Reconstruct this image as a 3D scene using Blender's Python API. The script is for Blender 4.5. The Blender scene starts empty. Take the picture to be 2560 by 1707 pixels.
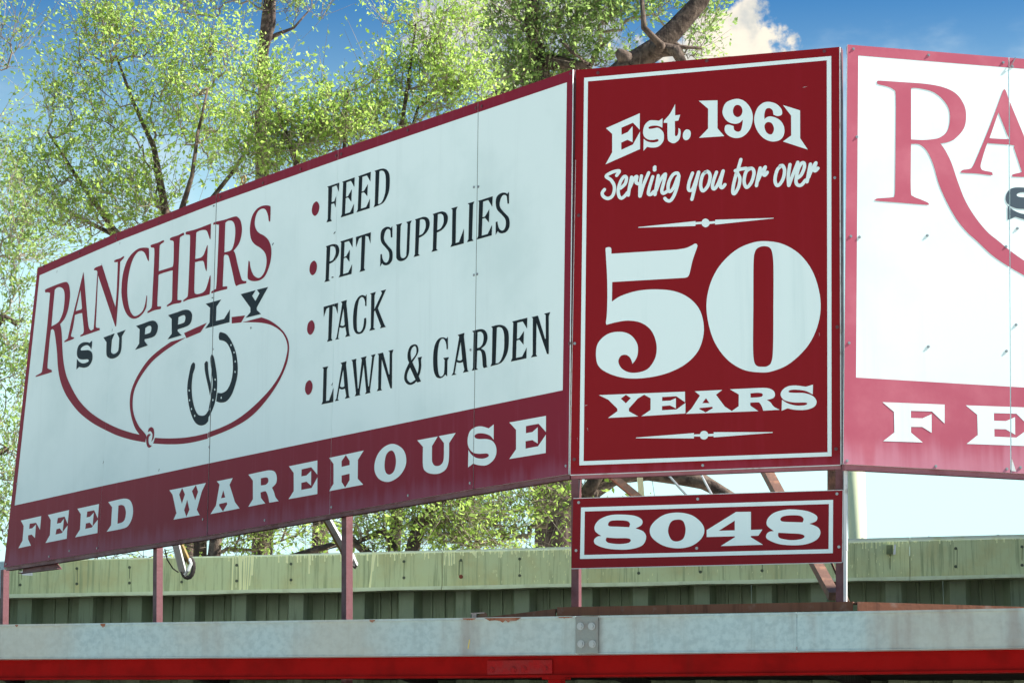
import bpy, bmesh, math, random
from mathutils import Vector, Matrix
from mathutils.geometry import delaunay_2d_cdt
import numpy as np
R = math.radians
scene = bpy.context.scene
col = scene.collection

CLX,CLY,CLZ=(.0,.0,.0)
HEAPS=[(R(5.25), R(17.0), .027, .027, 1.0), (R(-.1), R(18.0), .045, .026, .7)]
# ------------------------------------------------------------------ camera, sky, sun, exposure
LENS, PITCH, EYE = 85.0, math.atan((2000 - 853.5) / (2560 * 85 / 36)), 1.6
cam = bpy.data.objects.new('camera', bpy.data.cameras.new('camera'))
col.objects.link(cam)
cam.location = (0, 0, EYE); cam.rotation_euler = (R(90) + PITCH, 0, 0)
cam.data.lens = LENS; cam.data.sensor_width = 36; cam.data.clip_end = 3000
scene.camera = cam
scene.view_settings.view_transform = 'Standard'; scene.view_settings.look = 'None'
scene.view_settings.gamma = 1; scene.view_settings.use_curve_mapping = False
scene.view_settings.exposure = 1.85
SUN_AZ, SUN_EL = R(92), R(44)          # azimuth clockwise from +Y
sun = bpy.data.objects.new('sun', bpy.data.lights.new('sun', 'SUN')); col.objects.link(sun)
sd = Vector((math.sin(SUN_AZ) * math.cos(SUN_EL), math.cos(SUN_AZ) * math.cos(SUN_EL), math.sin(SUN_EL)))
sun.rotation_euler = (-sd).to_track_quat('-Z', 'Y').to_euler()
sun.data.energy = 3.8; sun.data.angle = R(1.0); sun.data.color = (1, .95, .87)

w = bpy.data.worlds.new('World'); scene.world = w; w.use_nodes = True
nt = w.node_tree; nt.nodes.clear()
def N(t, **k):
    n = nt.nodes.new(t)
    for a, b in k.items():
        if a[0] == 'i' and a[1:].isdigit(): n.inputs[int(a[1:])].default_value = b
        else: setattr(n, a, b)
    return n
def L(a, b): nt.links.new(a, b)
out = N('ShaderNodeOutputWorld'); bg = N('ShaderNodeBackground'); bg.inputs[1].default_value = .1
sky = N('ShaderNodeTexSky', sky_type='NISHITA', sun_disc=False, sun_elevation=SUN_EL, sun_rotation=SUN_AZ, altitude=900, air_density=1.0, dust_density=.6, ozone_density=2.5)
tc = N('ShaderNodeTexCoord'); sep = N('ShaderNodeSeparateXYZ'); L(tc.outputs['Generated'], sep.inputs[0])
def M(op, a, b=None, c=None, clamp=False):
    n = N('ShaderNodeMath', operation=op, use_clamp=clamp)
    for i, v in enumerate((a, b, c)):
        if v is None: continue
        if isinstance(v, (int, float)): n.inputs[i].default_value = v
        else: L(v, n.inputs[i])
    return n.outputs[0]
def MR(v, a, b, c=0, d=1, kind='SMOOTHSTEP'):
    n = N('ShaderNodeMapRange', interpolation_type=kind, i1=a, i2=b, i3=c, i4=d); L(v, n.inputs[0]); return n.outputs[0]
def MIX(f, a, b, mode='MIX'):
    n = N('ShaderNodeMix', data_type='RGBA', blend_type=mode)
    if isinstance(f, (int, float)): n.inputs[0].default_value = f
    else: L(f, n.inputs[0])
    for i, v in ((6, a), (7, b)):
        if isinstance(v, tuple): n.inputs[i].default_value = v
        else: L(v, n.inputs[i])
    return n.outputs[2]
hs = N('ShaderNodeHueSaturation'); hs.inputs['Saturation'].default_value = 1.42; hs.inputs['Value'].default_value = .36; hs.inputs['Hue'].default_value = .5
L(sky.outputs[0], hs.inputs['Color'])
# pale haze low in the sky, all the way round
haze = MR(sep.outputs[2], .345, .15)
skycol = MIX(haze, hs.outputs[0], (2.32, 3.5, 3.5, 1))
# broken cloud all round the sky: soft veils low down, heaped cumulus above
mp = N('ShaderNodeMapping'); mp.inputs['Scale'].default_value = (1, 1, 2.2); mp.inputs['Location'].default_value = (CLX, CLY, CLZ)
L(tc.outputs['Generated'], mp.inputs[0])
n1 = N('ShaderNodeTexNoise'); n1.inputs['Scale'].default_value = 5.5; n1.inputs['Detail'].default_value = 7; n1.inputs['Roughness'].default_value = .55
L(mp.outputs[0], n1.inputs['Vector'])
cl = MR(n1.outputs[0], .56, .74)
skycol = MIX(M('MULTIPLY', cl, .75), skycol, (2.1, 2.5, 2.7, 1))
# one heaped cumulus standing behind the red board
def heap(cx, cz, rx, rz, amt):
    # direction of the cloud: tangent-plane offsets from its own centre
    n = N('ShaderNodeVectorMath', operation='DOT_PRODUCT'); n.inputs[1].default_value = (math.cos(cx), -math.sin(cx), 0); L(tc.outputs['Generated'], n.inputs[0])
    a = M('DIVIDE', n.outputs['Value'], rx); b = M('DIVIDE', M('SUBTRACT', sep.outputs[2], math.sin(cz)), rz)
    f = N('ShaderNodeVectorMath', operation='DOT_PRODUCT'); f.inputs[1].default_value = (math.sin(cx), math.cos(cx), 0); L(tc.outputs['Generated'], f.inputs[0])
    d = M('SQRT', M('ADD', M('MULTIPLY', a, a), M('MULTIPLY', b, b)))
    nz = N('ShaderNodeTexNoise'); nz.inputs['Scale'].default_value = 70; nz.inputs['Detail'].default_value = 8; nz.inputs['Roughness'].default_value = .58
    L(tc.outputs['Generated'], nz.inputs['Vector'])
    e = M('ADD', d, M('MULTIPLY', M('SUBTRACT', nz.outputs[0], .5), -1.9))
    m = M('MULTIPLY', MR(e, 1.08, .82), MR(f.outputs['Value'], .5, .6))
    nz2 = N('ShaderNodeTexNoise'); nz2.inputs['Scale'].default_value = 55; nz2.inputs['Detail'].default_value = 6
    L(tc.outputs['Generated'], nz2.inputs['Vector'])
    body = MIX(MR(M('ADD', nz2.outputs[0], M('MULTIPLY', b, .12)), .38, .62), (1.6, 1.72, 1.75, 1), (3.0, 2.75, 2.3, 1))
    return M('MULTIPLY', m, amt), body
for h in HEAPS:
    m, body = heap(*h); skycol = MIX(m, skycol, body)
L(skycol, bg.inputs[0]); L(bg.outputs[0], out.inputs[0])

# ---- the artwork of the boards, millimetres along / above ground; ~ marks a curve point, | a counter
PL=(-3.93649, 19.15557, 0.63363, -0.77364, 6.75827)
PC=(0.36181, 13.93513, 0.9548, -0.29726, 1.58025)
PR=(1.89549, 13.40457, 0.98672, 0.16246, 0.98128)
GUT=(-3.07587, 14.56, 0.9385, -0.34527, 6.08214)
WALL=(-4.52085, 21.4, 0.99081, -0.13529, 8.86974)
SCRIPTW=0.0202
RSHIFT=0.0321
RV=0.0300
DATA_L={
 'word_ranchers': ('maroon', ['327,5591 ~326,5602 ~354,5609 ~520,5616 ~651,5615 ~697,5596 ~725,5555 ~737,5479 ~713,5385 ~662,5319 593,5285 ~617,5236 ~630,5168 ~646,5068 ~671,4967 ~724,4855 ~816,4745 ~935,4635 ~1079,4540 ~1220,4469 ~1387,4400 ~1571,4336 ~1760,4283 1868,4258 1960,4240 1948,4192 ~1763,4230 ~1555,4285 ~1362,4351 ~1145,4436 ~942,4540 ~783,4655 ~696,4737 ~625,4835 ~581,4947 ~559,5064 ~527,5176 ~500,5245 471,5264 446,5260 ~434,5197 ~422,5101 ~411,4979 ~422,4954 ~478,4935 ~484,4924 ~471,4916 225,4912 ~228,4923 ~304,4934 ~325,4950 ~345,5054 ~379,5272 ~409,5548 ~403,5566 ~373,5577 ~335,5581|485,5578 ~522,5590 ~580,5584 ~631,5554 ~652,5493 ~638,5388 ~590,5322 ~542,5300 453,5288 ~459,5359 ~472,5472', '939,5648 ~961,5556 ~1002,5371 ~1033,5238 ~1054,5184 1087,5159 ~1116,5165 ~1128,5179 ~1141,5349 ~1152,5541 ~1156,5605 ~1140,5625 ~1105,5632 ~1105,5643 ~1129,5650 1220,5653 ~1233,5638 1449,5285 ~1462,5410 ~1464,5616 ~1456,5635 ~1415,5642 ~1412,5655 ~1439,5659 ~1500,5658 ~1538,5665 ~1556,5662 ~1549,5649 ~1509,5632 ~1500,5610 ~1492,5405 1470,5135 1458,5134 1430,5177 1168,5582 ~1166,5522 ~1161,5282 ~1159,5186 ~1176,5168 ~1215,5160 ~1220,5148 ~1201,5142 926,5135 ~925,5147 ~964,5155 ~973,5182 ~958,5249 940,5320 ~881,5324 825,5321 ~800,5225 ~774,5171 ~784,5156 ~816,5147 ~817,5134 672,5127 ~676,5139 ~716,5149 ~728,5162 ~772,5278 ~807,5354 ~856,5460 ~904,5574|901,5509 934,5362 ~924,5352 ~879,5352 836,5351', '1917,5565 ~1902,5580 ~1862,5634 ~1808,5661 ~1742,5655 ~1677,5603 ~1633,5508 ~1618,5400 ~1634,5303 ~1669,5226 ~1724,5177 ~1784,5171 ~1849,5190 ~1884,5231 ~1905,5298 ~1913,5297 ~1912,5258 ~1903,5209 ~1858,5173 ~1792,5152 ~1710,5157 ~1633,5197 ~1576,5264 ~1541,5349 ~1532,5422 ~1546,5523 ~1594,5610 ~1666,5660 ~1755,5684 ~1830,5682 ~1904,5667 ~1921,5651 ~1924,5568', '1948,5666 ~1946,5679 ~1973,5682 ~2053,5681 ~2118,5686 ~2136,5680 ~2130,5670 ~2083,5659 ~2074,5637 ~2072,5536 2072,5460 2269,5460 ~2278,5500 ~2275,5632 ~2263,5655 ~2223,5670 ~2221,5682 ~2248,5687 ~2340,5686 ~2397,5692 ~2415,5685 ~2412,5673 ~2370,5667 ~2357,5644 ~2351,5472 ~2346,5221 ~2357,5196 ~2400,5188 ~2402,5175 ~2387,5170 ~2294,5175 2205,5170 ~2204,5182 ~2251,5194 ~2271,5214 ~2271,5302 2270,5432 ~2224,5435 ~2095,5435 2069,5428 ~2068,5343 ~2063,5212 ~2075,5193 ~2115,5186 ~2116,5172 ~2101,5168 ~2022,5171 1930,5164 ~1929,5178 ~1970,5190 ~1987,5213 ~1992,5317 ~2002,5548 ~2000,5635 ~1989,5652 ~1955,5661', '2440,5675 ~2439,5689 ~2474,5690 ~2593,5686 2782,5691 ~2781,5640 ~2780,5581 ~2772,5579 ~2760,5598 ~2733,5641 ~2705,5657 ~2650,5665 ~2594,5662 ~2584,5649 ~2582,5569 2578,5465 ~2645,5461 ~2686,5471 ~2712,5501 ~2735,5534 ~2744,5531 ~2742,5450 ~2739,5356 ~2730,5353 ~2715,5379 ~2695,5424 ~2660,5436 ~2591,5439 ~2577,5430 ~2576,5312 ~2577,5229 ~2599,5202 ~2671,5195 ~2725,5208 ~2757,5252 ~2782,5300 ~2793,5300 ~2795,5238 ~2789,5183 ~2768,5169 ~2617,5173 ~2505,5176 2433,5171 ~2431,5183 ~2477,5196 ~2490,5213 ~2496,5310 ~2502,5538 ~2501,5638 ~2494,5658 ~2447,5670', '2814,5675 ~2813,5688 ~2847,5692 ~2963,5685 ~3097,5684 ~3144,5666 ~3178,5630 ~3194,5571 ~3183,5514 ~3151,5468 3090,5435 ~3114,5407 ~3150,5319 ~3186,5243 ~3207,5206 ~3234,5192 ~3263,5186 ~3264,5174 ~3255,5171 ~3182,5175 3134,5171 ~3116,5196 ~3086,5271 ~3049,5359 ~3028,5404 ~3007,5419 ~2967,5421 ~2963,5352 ~2958,5211 ~2969,5196 ~3012,5190 ~3018,5177 ~3010,5170 ~2930,5172 2811,5172 ~2811,5185 ~2855,5194 ~2872,5210 ~2881,5366 ~2890,5642 ~2880,5661 ~2852,5672 ~2821,5675|2974,5660 ~3004,5668 ~3057,5660 ~3092,5631 ~3107,5580 ~3103,5521 ~3085,5472 ~3053,5444 2970,5445 ~2970,5515', '3544,5564 ~3535,5570 ~3523,5613 ~3496,5655 ~3457,5673 ~3405,5668 ~3368,5635 ~3357,5582 ~3378,5537 ~3418,5504 ~3483,5472 ~3536,5432 ~3569,5378 ~3575,5319 ~3555,5250 ~3506,5186 ~3443,5164 ~3365,5168 ~3306,5186 ~3282,5205 ~3280,5253 ~3287,5322 ~3294,5326 ~3304,5315 ~3316,5273 ~3350,5219 ~3403,5187 ~3448,5184 ~3492,5213 ~3516,5264 ~3512,5316 ~3487,5356 ~3434,5395 ~3369,5429 ~3322,5470 ~3300,5522 ~3298,5581 ~3322,5644 ~3373,5682 ~3437,5694 ~3501,5688 ~3547,5674 ~3555,5662 ~3555,5607 ~3552,5565']),
 'word_supply': ('dark', ['1108,5078 ~1110,5041 1101,5009 ~1075,5035 ~1034,5053 ~979,5053 ~940,5042 ~941,5026 ~997,5018 ~1061,5009 ~1109,4986 ~1124,4952 ~1114,4913 ~1069,4884 ~1006,4880 ~942,4892 921,4898 879,4883 881,4968 ~915,4941 ~972,4919 ~1035,4916 ~1066,4924 ~1053,4939 ~986,4947 ~922,4960 ~883,4990 ~880,5035 ~906,5071 ~961,5083 ~1025,5078 1070,5065', '1282,5076 1451,5083 1412,5039 ~1407,4990 ~1405,4947 ~1437,4927 ~1483,4928 ~1515,4951 1522,5037 1484,5080 1614,5086 1559,5043 ~1557,4945 ~1522,4903 ~1447,4890 ~1377,4904 ~1337,4937 1331,5033', '1766,5092 ~1862,5095 ~1979,5099 ~2038,5087 ~2076,5055 ~2078,5016 ~2050,4981 ~2000,4970 1895,4972 1896,4957 1945,4918 1761,4911 1818,4950 1820,5059|1901,5056 ~1937,5064 ~1973,5062 ~1989,5045 ~1983,5019 ~1962,5009 1896,5008', '2222,5104 ~2340,5106 ~2439,5109 ~2509,5096 ~2549,5067 ~2556,5036 ~2541,5000 ~2494,4981 2361,4976 2361,4963 2419,4924 2222,4922 2280,4956 2274,5068|2368,5065 ~2405,5070 ~2448,5069 ~2465,5050 ~2457,5021 ~2436,5013 2362,5011', '2736,5107 2943,5106 2881,5064 2878,4960 2986,4958 3060,5015 3058,4923 2737,4926 2794,4962 2796,5069', '3196,5103 3388,5101 3343,5067 3386,5024 3436,5070 3402,5101 3543,5098 3404,4973 3405,4957 3461,4919 3264,4922 3325,4953 3324,4986']),
 'lasso_loop': ('maroon', ['1864,4258 ~1796,4315 ~1740,4399 ~1709,4489 ~1711,4576 ~1750,4648 ~1829,4725 ~1952,4804 ~2095,4856 2271,4898 2482,4899 ~2308,4868 ~2150,4831 ~2008,4784 ~1884,4715 ~1796,4642 ~1754,4570 ~1750,4484 ~1782,4403 ~1851,4323 ~1955,4246 1954,4211', '2451,4936 2758,4965 2675,4908 2486,4893', '3086,4956 3259,4941 3211,4898 3088,4909', '3224,4897 3467,4895 ~3579,4853 ~3691,4791 ~3771,4726 ~3812,4658 ~3810,4578 ~3778,4503 ~3703,4416 ~3597,4333 ~3457,4252 ~3315,4198 ~3155,4164 ~2991,4142 2813,4126 2812,4165 ~2990,4181 ~3153,4207 ~3313,4251 ~3471,4313 ~3611,4384 ~3717,4467 ~3776,4556 ~3797,4633 ~3772,4699 ~3708,4762 ~3596,4819 ~3468,4856 ~3322,4882', '2805,4161 2807,4121 ~2656,4117 ~2484,4121 ~2274,4140 2059,4171 2083,4210 ~2272,4184 ~2482,4165 ~2654,4159', '1980,4264 ~1993,4289 ~2029,4296 ~2060,4279 ~2071,4244 ~2064,4207 2033,4187 ~2046,4219 ~2044,4245 ~2016,4267', '2026,4242 ~1990,4249 ~1964,4228 ~1962,4190 ~1982,4155 ~2014,4145 2044,4158 ~2012,4166 ~1993,4192 ~1997,4224']),
 'horseshoe': ('dark', ['2587,4701 ~2610,4688 ~2611,4655 ~2586,4612 ~2574,4530 ~2586,4444 ~2619,4366 ~2664,4314 ~2716,4296 ~2767,4297 2808,4324 ~2823,4377 ~2845,4448 ~2854,4520 ~2838,4596 ~2823,4654 ~2817,4701 ~2833,4724 ~2859,4704 ~2887,4636 ~2911,4540 ~2912,4448 ~2890,4369 ~2851,4310 2810,4273 2808,4246 ~2770,4228 ~2711,4226 ~2650,4247 ~2597,4295 ~2550,4375 ~2520,4472 ~2516,4547 ~2534,4619 ~2558,4681|2544,4511 2553,4498 2541,4491 2532,4505|2551,4439 2560,4426 2548,4419 2539,4432|2580,4372 2589,4359 2577,4352 2568,4365|2627,4317 2636,4304 2624,4297 2615,4310|2888,4544 2897,4531 2885,4525 2876,4538|2886,4473 2895,4460 2883,4453 2874,4466|2864,4401 2873,4388 2861,4381 2852,4394|2833,4340 2842,4327 2830,4320 2821,4333', '2921,4834 ~2928,4865 ~2961,4865 ~3029,4836 ~3098,4771 ~3150,4690 ~3175,4605 ~3176,4532 ~3151,4463 ~3105,4396 ~3040,4359 ~2966,4359 2907,4376 2921,4436 ~2979,4426 ~3045,4440 ~3093,4489 ~3115,4558 ~3112,4632 ~3093,4698 ~3049,4760 ~2998,4795 2930,4814|3085,4765 3094,4751 3082,4745 3074,4758|3127,4706 3136,4693 3124,4687 3116,4700|3144,4639 3153,4626 3142,4619 3133,4632|3146,4564 3154,4551 3143,4545 3134,4558|2974,4403 2983,4390 2971,4383 2962,4396', '2739,4670 ~2759,4684 ~2784,4673 ~2790,4621 ~2806,4564 2829,4515 2835,4477 2822,4428 2811,4462 ~2782,4530 ~2750,4608']),
 'bullet': ('maroon', ['~4116,5597 ~4147,5570 ~4150,5538 ~4132,5509 ~4100,5499 ~4072,5517 ~4062,5547 ~4076,5584', '~4099,5188 ~4130,5162 ~4133,5129 ~4115,5100 ~4083,5090 ~4055,5108 ~4045,5139 ~4059,5175', '~4082,4780 ~4112,4754 ~4116,4721 ~4098,4692 ~4066,4682 ~4038,4700 ~4028,4731 ~4042,4767', '~4069,4372 ~4100,4345 ~4103,4313 ~4085,4284 ~4053,4274 ~4025,4292 ~4015,4322 ~4029,4359']),
 'line_feed': ('ink', ['4243,5675 4383,5675 4378,5612 4350,5662 4299,5660 4295,5557 4327,5557 4348,5590 4344,5510 4326,5544 4292,5544 4287,5444 4302,5425 4239,5427 4254,5449 4255,5663', '4417,5674 4560,5676 4557,5610 4518,5660 4466,5660 4461,5561 4485,5561 4528,5600 4524,5517 4486,5553 4459,5552 4453,5446 4512,5446 4555,5495 4552,5430 4403,5430 4418,5450 4427,5664', '4599,5675 4742,5677 4738,5611 4699,5661 4647,5661 4642,5562 4666,5562 4710,5600 4705,5518 4667,5553 4640,5553 4634,5447 4693,5447 4736,5496 4733,5431 4584,5431 4599,5451 4608,5665', '4784,5675 ~4837,5675 ~4883,5670 ~4922,5651 ~4948,5618 ~4954,5569 ~4947,5509 ~4925,5472 ~4898,5446 ~4864,5434 4776,5428 4790,5448 4795,5663|4838,5660 ~4860,5661 ~4889,5648 ~4906,5617 ~4910,5571 ~4906,5510 ~4886,5466 ~4858,5442 4827,5441']),
 'line_pet_supplies': ('ink', ['4235,5263 ~4291,5264 ~4334,5261 ~4372,5246 ~4392,5215 ~4387,5183 ~4362,5157 ~4325,5141 4280,5134 4275,5029 4291,5017 4224,5018 4238,5034 4245,5253|4288,5251 ~4313,5250 ~4340,5238 ~4350,5213 ~4346,5184 ~4319,5155 4282,5150', '4404,5266 4547,5267 4544,5202 4504,5251 4453,5251 4448,5152 4472,5153 4515,5191 4511,5109 4473,5144 4446,5144 4440,5037 4499,5038 4542,5087 4538,5022 4390,5022 4405,5041 4414,5255', '4582,5264 4750,5266 4747,5191 4722,5242 4689,5253 4678,5036 4692,5020 4627,5019 4640,5036 4648,5252 4617,5247 4585,5194', '4988,5263 4988,5188 4972,5191 ~4968,5217 ~4962,5242 ~4934,5253 ~4909,5239 ~4896,5203 ~4908,5174 ~4947,5136 ~4984,5103 ~4993,5070 ~4988,5037 ~4960,5016 ~4922,5014 ~4893,5023 4880,5036 4858,5016 4859,5097 4875,5098 ~4881,5069 ~4899,5043 ~4927,5031 ~4949,5044 ~4957,5073 ~4948,5102 ~4914,5135 ~4874,5170 ~4859,5203 ~4862,5244 ~4884,5264 ~4923,5270 ~4957,5262 4968,5253', '5027,5265 5093,5264 5077,5246 ~5073,5131 ~5076,5063 ~5087,5037 ~5115,5029 ~5137,5038 ~5142,5064 5152,5248 5137,5262 5196,5262 5181,5243 ~5174,5113 ~5169,5053 ~5148,5023 ~5110,5013 ~5071,5016 ~5040,5035 ~5032,5070 5035,5254', '5230,5262 ~5286,5263 ~5329,5261 ~5367,5245 ~5386,5214 ~5381,5182 ~5357,5156 ~5320,5140 5275,5133 5269,5029 5286,5016 5219,5017 5232,5033 5240,5252|5283,5250 ~5308,5249 ~5335,5237 ~5345,5212 ~5341,5183 ~5314,5154 5277,5149', '5418,5262 ~5474,5263 ~5518,5260 ~5555,5244 ~5575,5214 ~5570,5181 ~5546,5156 ~5508,5139 5463,5133 5458,5028 5474,5016 5407,5017 5421,5032 5428,5251|5471,5250 ~5496,5249 ~5523,5237 ~5533,5211 ~5529,5182 ~5503,5154 5465,5148', '5609,5263 5676,5262 5660,5243 5656,5030 5691,5031 5740,5108 5739,5013 5603,5014 5618,5034 5622,5251', '5777,5262 5844,5262 5831,5244 5822,5027 5837,5013 5771,5015 5786,5033 5793,5251', '5883,5258 6026,5260 6022,5194 5983,5244 5931,5244 5926,5145 5950,5145 5993,5184 5989,5101 5951,5137 5924,5136 5918,5030 5977,5030 6020,5079 6017,5014 5868,5014 5883,5034 5892,5248', '6185,5257 6185,5182 6170,5185 ~6166,5211 ~6160,5236 ~6132,5247 ~6107,5233 ~6094,5197 ~6105,5168 ~6145,5130 ~6181,5097 ~6191,5064 ~6186,5031 ~6158,5010 ~6119,5008 ~6091,5017 6077,5030 6055,5010 6056,5091 6073,5092 ~6079,5064 ~6096,5037 ~6124,5025 ~6147,5038 ~6155,5067 ~6146,5096 ~6112,5129 ~6072,5164 ~6057,5197 ~6059,5238 ~6081,5258 ~6121,5264 ~6154,5256 6166,5247']),
 'line_tack': ('ink', ['4219,4850 4387,4851 4384,4777 4359,4827 4326,4839 4315,4622 4329,4605 4264,4605 4278,4621 4285,4837 4254,4832 4223,4779', '4421,4853 4487,4855 4482,4830 ~4501,4731 ~4519,4625 4535,4606 4473,4606 4489,4623 4474,4675 ~4456,4672 ~4433,4674 4409,4682 4391,4613 4409,4604 4358,4605 4376,4619 4435,4838|4451,4804 4466,4691 ~4450,4686 ~4430,4689 4416,4696', '4711,4857 4710,4778 4695,4781 ~4693,4810 ~4677,4837 ~4652,4846 ~4626,4831 ~4610,4783 ~4603,4715 ~4604,4660 ~4613,4625 ~4642,4616 ~4667,4630 ~4681,4662 4686,4699 4708,4701 ~4709,4665 ~4698,4632 ~4670,4607 ~4631,4603 ~4594,4615 ~4569,4648 ~4561,4701 ~4564,4755 ~4580,4815 ~4614,4850 ~4654,4860 ~4688,4851 4694,4844', '4749,4855 4813,4856 4799,4833 4798,4741 4881,4838 4866,4853 4925,4854 4837,4743 4912,4620 4927,4606 4862,4606 4873,4619 4806,4733 4796,4729 4791,4622 4810,4607 4744,4607 4761,4626 4762,4846']),
 'line_lawn_garden': ('ink', ['4217,4438 4284,4437 4269,4418 4264,4205 4299,4205 4348,4283 4348,4188 4211,4189 4226,4209 4230,4425', '4426,4440 4493,4442 4488,4418 ~4507,4318 ~4524,4212 4541,4193 4479,4193 4494,4210 4479,4262 ~4462,4259 ~4439,4261 4415,4269 4397,4200 4415,4191 4364,4192 4382,4206 4441,4425|4457,4391 4472,4278 ~4456,4274 ~4436,4277 4422,4284', '4548,4442 4605,4443 4600,4426 4624,4243 4632,4242 4665,4427 4654,4442 4719,4444 4708,4427 4740,4241 4748,4241 4779,4431 4764,4443 4817,4444 4802,4424 4759,4208 4766,4196 4705,4195 4718,4210 4686,4393 4644,4206 4654,4195 4590,4195 4604,4212 4560,4430', '4839,4441 4898,4442 4964,4289 4971,4290 4971,4434 4956,4444 5012,4445 4998,4420 4999,4195 4982,4196 4885,4399 4880,4209 4891,4196 4834,4197 4849,4213 4851,4431', '5316,4356 5305,4337 ~5309,4297 ~5299,4259 5283,4234 5307,4198 5269,4196 5259,4205 ~5230,4193 ~5187,4192 ~5149,4210 ~5129,4242 ~5137,4281 ~5158,4311 5180,4336 ~5165,4363 ~5165,4403 ~5189,4439 ~5232,4447 ~5264,4436 ~5278,4406 ~5265,4375 5215,4335 5270,4253 ~5279,4281 ~5282,4314 5274,4351 5271,4356|5204,4348 ~5249,4378 ~5257,4409 ~5248,4430 ~5230,4434 ~5205,4420 ~5195,4392|5191,4303 ~5164,4271 ~5159,4238 ~5176,4216 ~5203,4205 5249,4218', '5582,4445 5583,4366 5569,4367 ~5565,4401 ~5549,4429 ~5525,4440 ~5499,4426 ~5481,4380 ~5476,4316 ~5482,4250 ~5495,4212 ~5516,4201 ~5539,4211 ~5547,4235 5550,4300 5536,4316 5594,4313 5579,4294 5576,4193 5558,4208 ~5532,4195 ~5501,4192 ~5464,4207 ~5440,4246 ~5432,4302 ~5436,4374 ~5457,4423 ~5493,4447 ~5535,4447 5567,4434', '5682,4441 5749,4444 5744,4419 ~5763,4320 ~5780,4214 5797,4195 5735,4195 5750,4212 5735,4263 ~5718,4261 ~5695,4263 5671,4271 5653,4202 5671,4193 5620,4194 5637,4208 5697,4427|5713,4393 5728,4280 ~5712,4275 ~5692,4278 5678,4285', '5825,4443 ~5874,4445 ~5924,4441 ~5959,4423 ~5976,4394 ~5975,4366 ~5955,4337 5915,4321 ~5950,4300 ~5965,4260 ~5970,4208 5982,4199 5945,4195 ~5933,4207 ~5927,4252 ~5920,4291 ~5905,4310 5877,4313 5870,4206 5885,4195 5822,4196 5835,4211 5841,4432|5879,4428 ~5909,4427 ~5932,4411 ~5939,4384 ~5930,4350 ~5905,4332 5876,4330', '6014,4443 ~6068,4444 ~6113,4438 ~6153,4419 ~6178,4387 ~6184,4337 ~6177,4277 ~6156,4240 ~6128,4214 ~6094,4202 6006,4197 6020,4217 6026,4431|6068,4428 ~6090,4429 ~6119,4416 ~6136,4385 ~6140,4339 ~6136,4278 ~6116,4234 ~6089,4210 6057,4209', '6216,4444 6359,4445 6356,4379 6316,4429 6264,4429 6260,4330 6283,4331 6327,4369 6323,4286 6284,4322 6257,4321 6252,4215 6310,4215 6353,4264 6350,4199 6201,4199 6216,4219 6226,4433', '6399,4442 6458,4443 6524,4291 6531,4292 6530,4435 6516,4445 6572,4446 6558,4421 6558,4196 6542,4197 6445,4400 6440,4210 6451,4197 6393,4198 6409,4214 6411,4432']),
 'band_feed': ('white', ['68,3780 400,3786 388,3679 321,3740 217,3742 210,3702 262,3703 320,3728 310,3621 255,3653 197,3652 200,3620 250,3567 43,3562 108,3617 118,3733', '509,3785 840,3793 825,3688 774,3748 668,3747 655,3704 717,3705 765,3733 750,3632 704,3664 654,3661 640,3621 740,3624 826,3676 818,3574 484,3568 551,3625 557,3739', '968,3791 1297,3797 1285,3689 1227,3756 1121,3755 1114,3711 1166,3713 1222,3739 1210,3638 1165,3668 1107,3666 1100,3625 1197,3628 1286,3680 1286,3578 948,3574 1019,3628 1024,3744', '1434,3798 ~1546,3802 ~1667,3802 ~1752,3781 ~1797,3724 ~1795,3658 ~1753,3605 ~1680,3581 1423,3576 1486,3619 1493,3754|1586,3758 ~1633,3758 ~1677,3740 ~1698,3695 ~1686,3649 ~1650,3628 1580,3623']),
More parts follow.
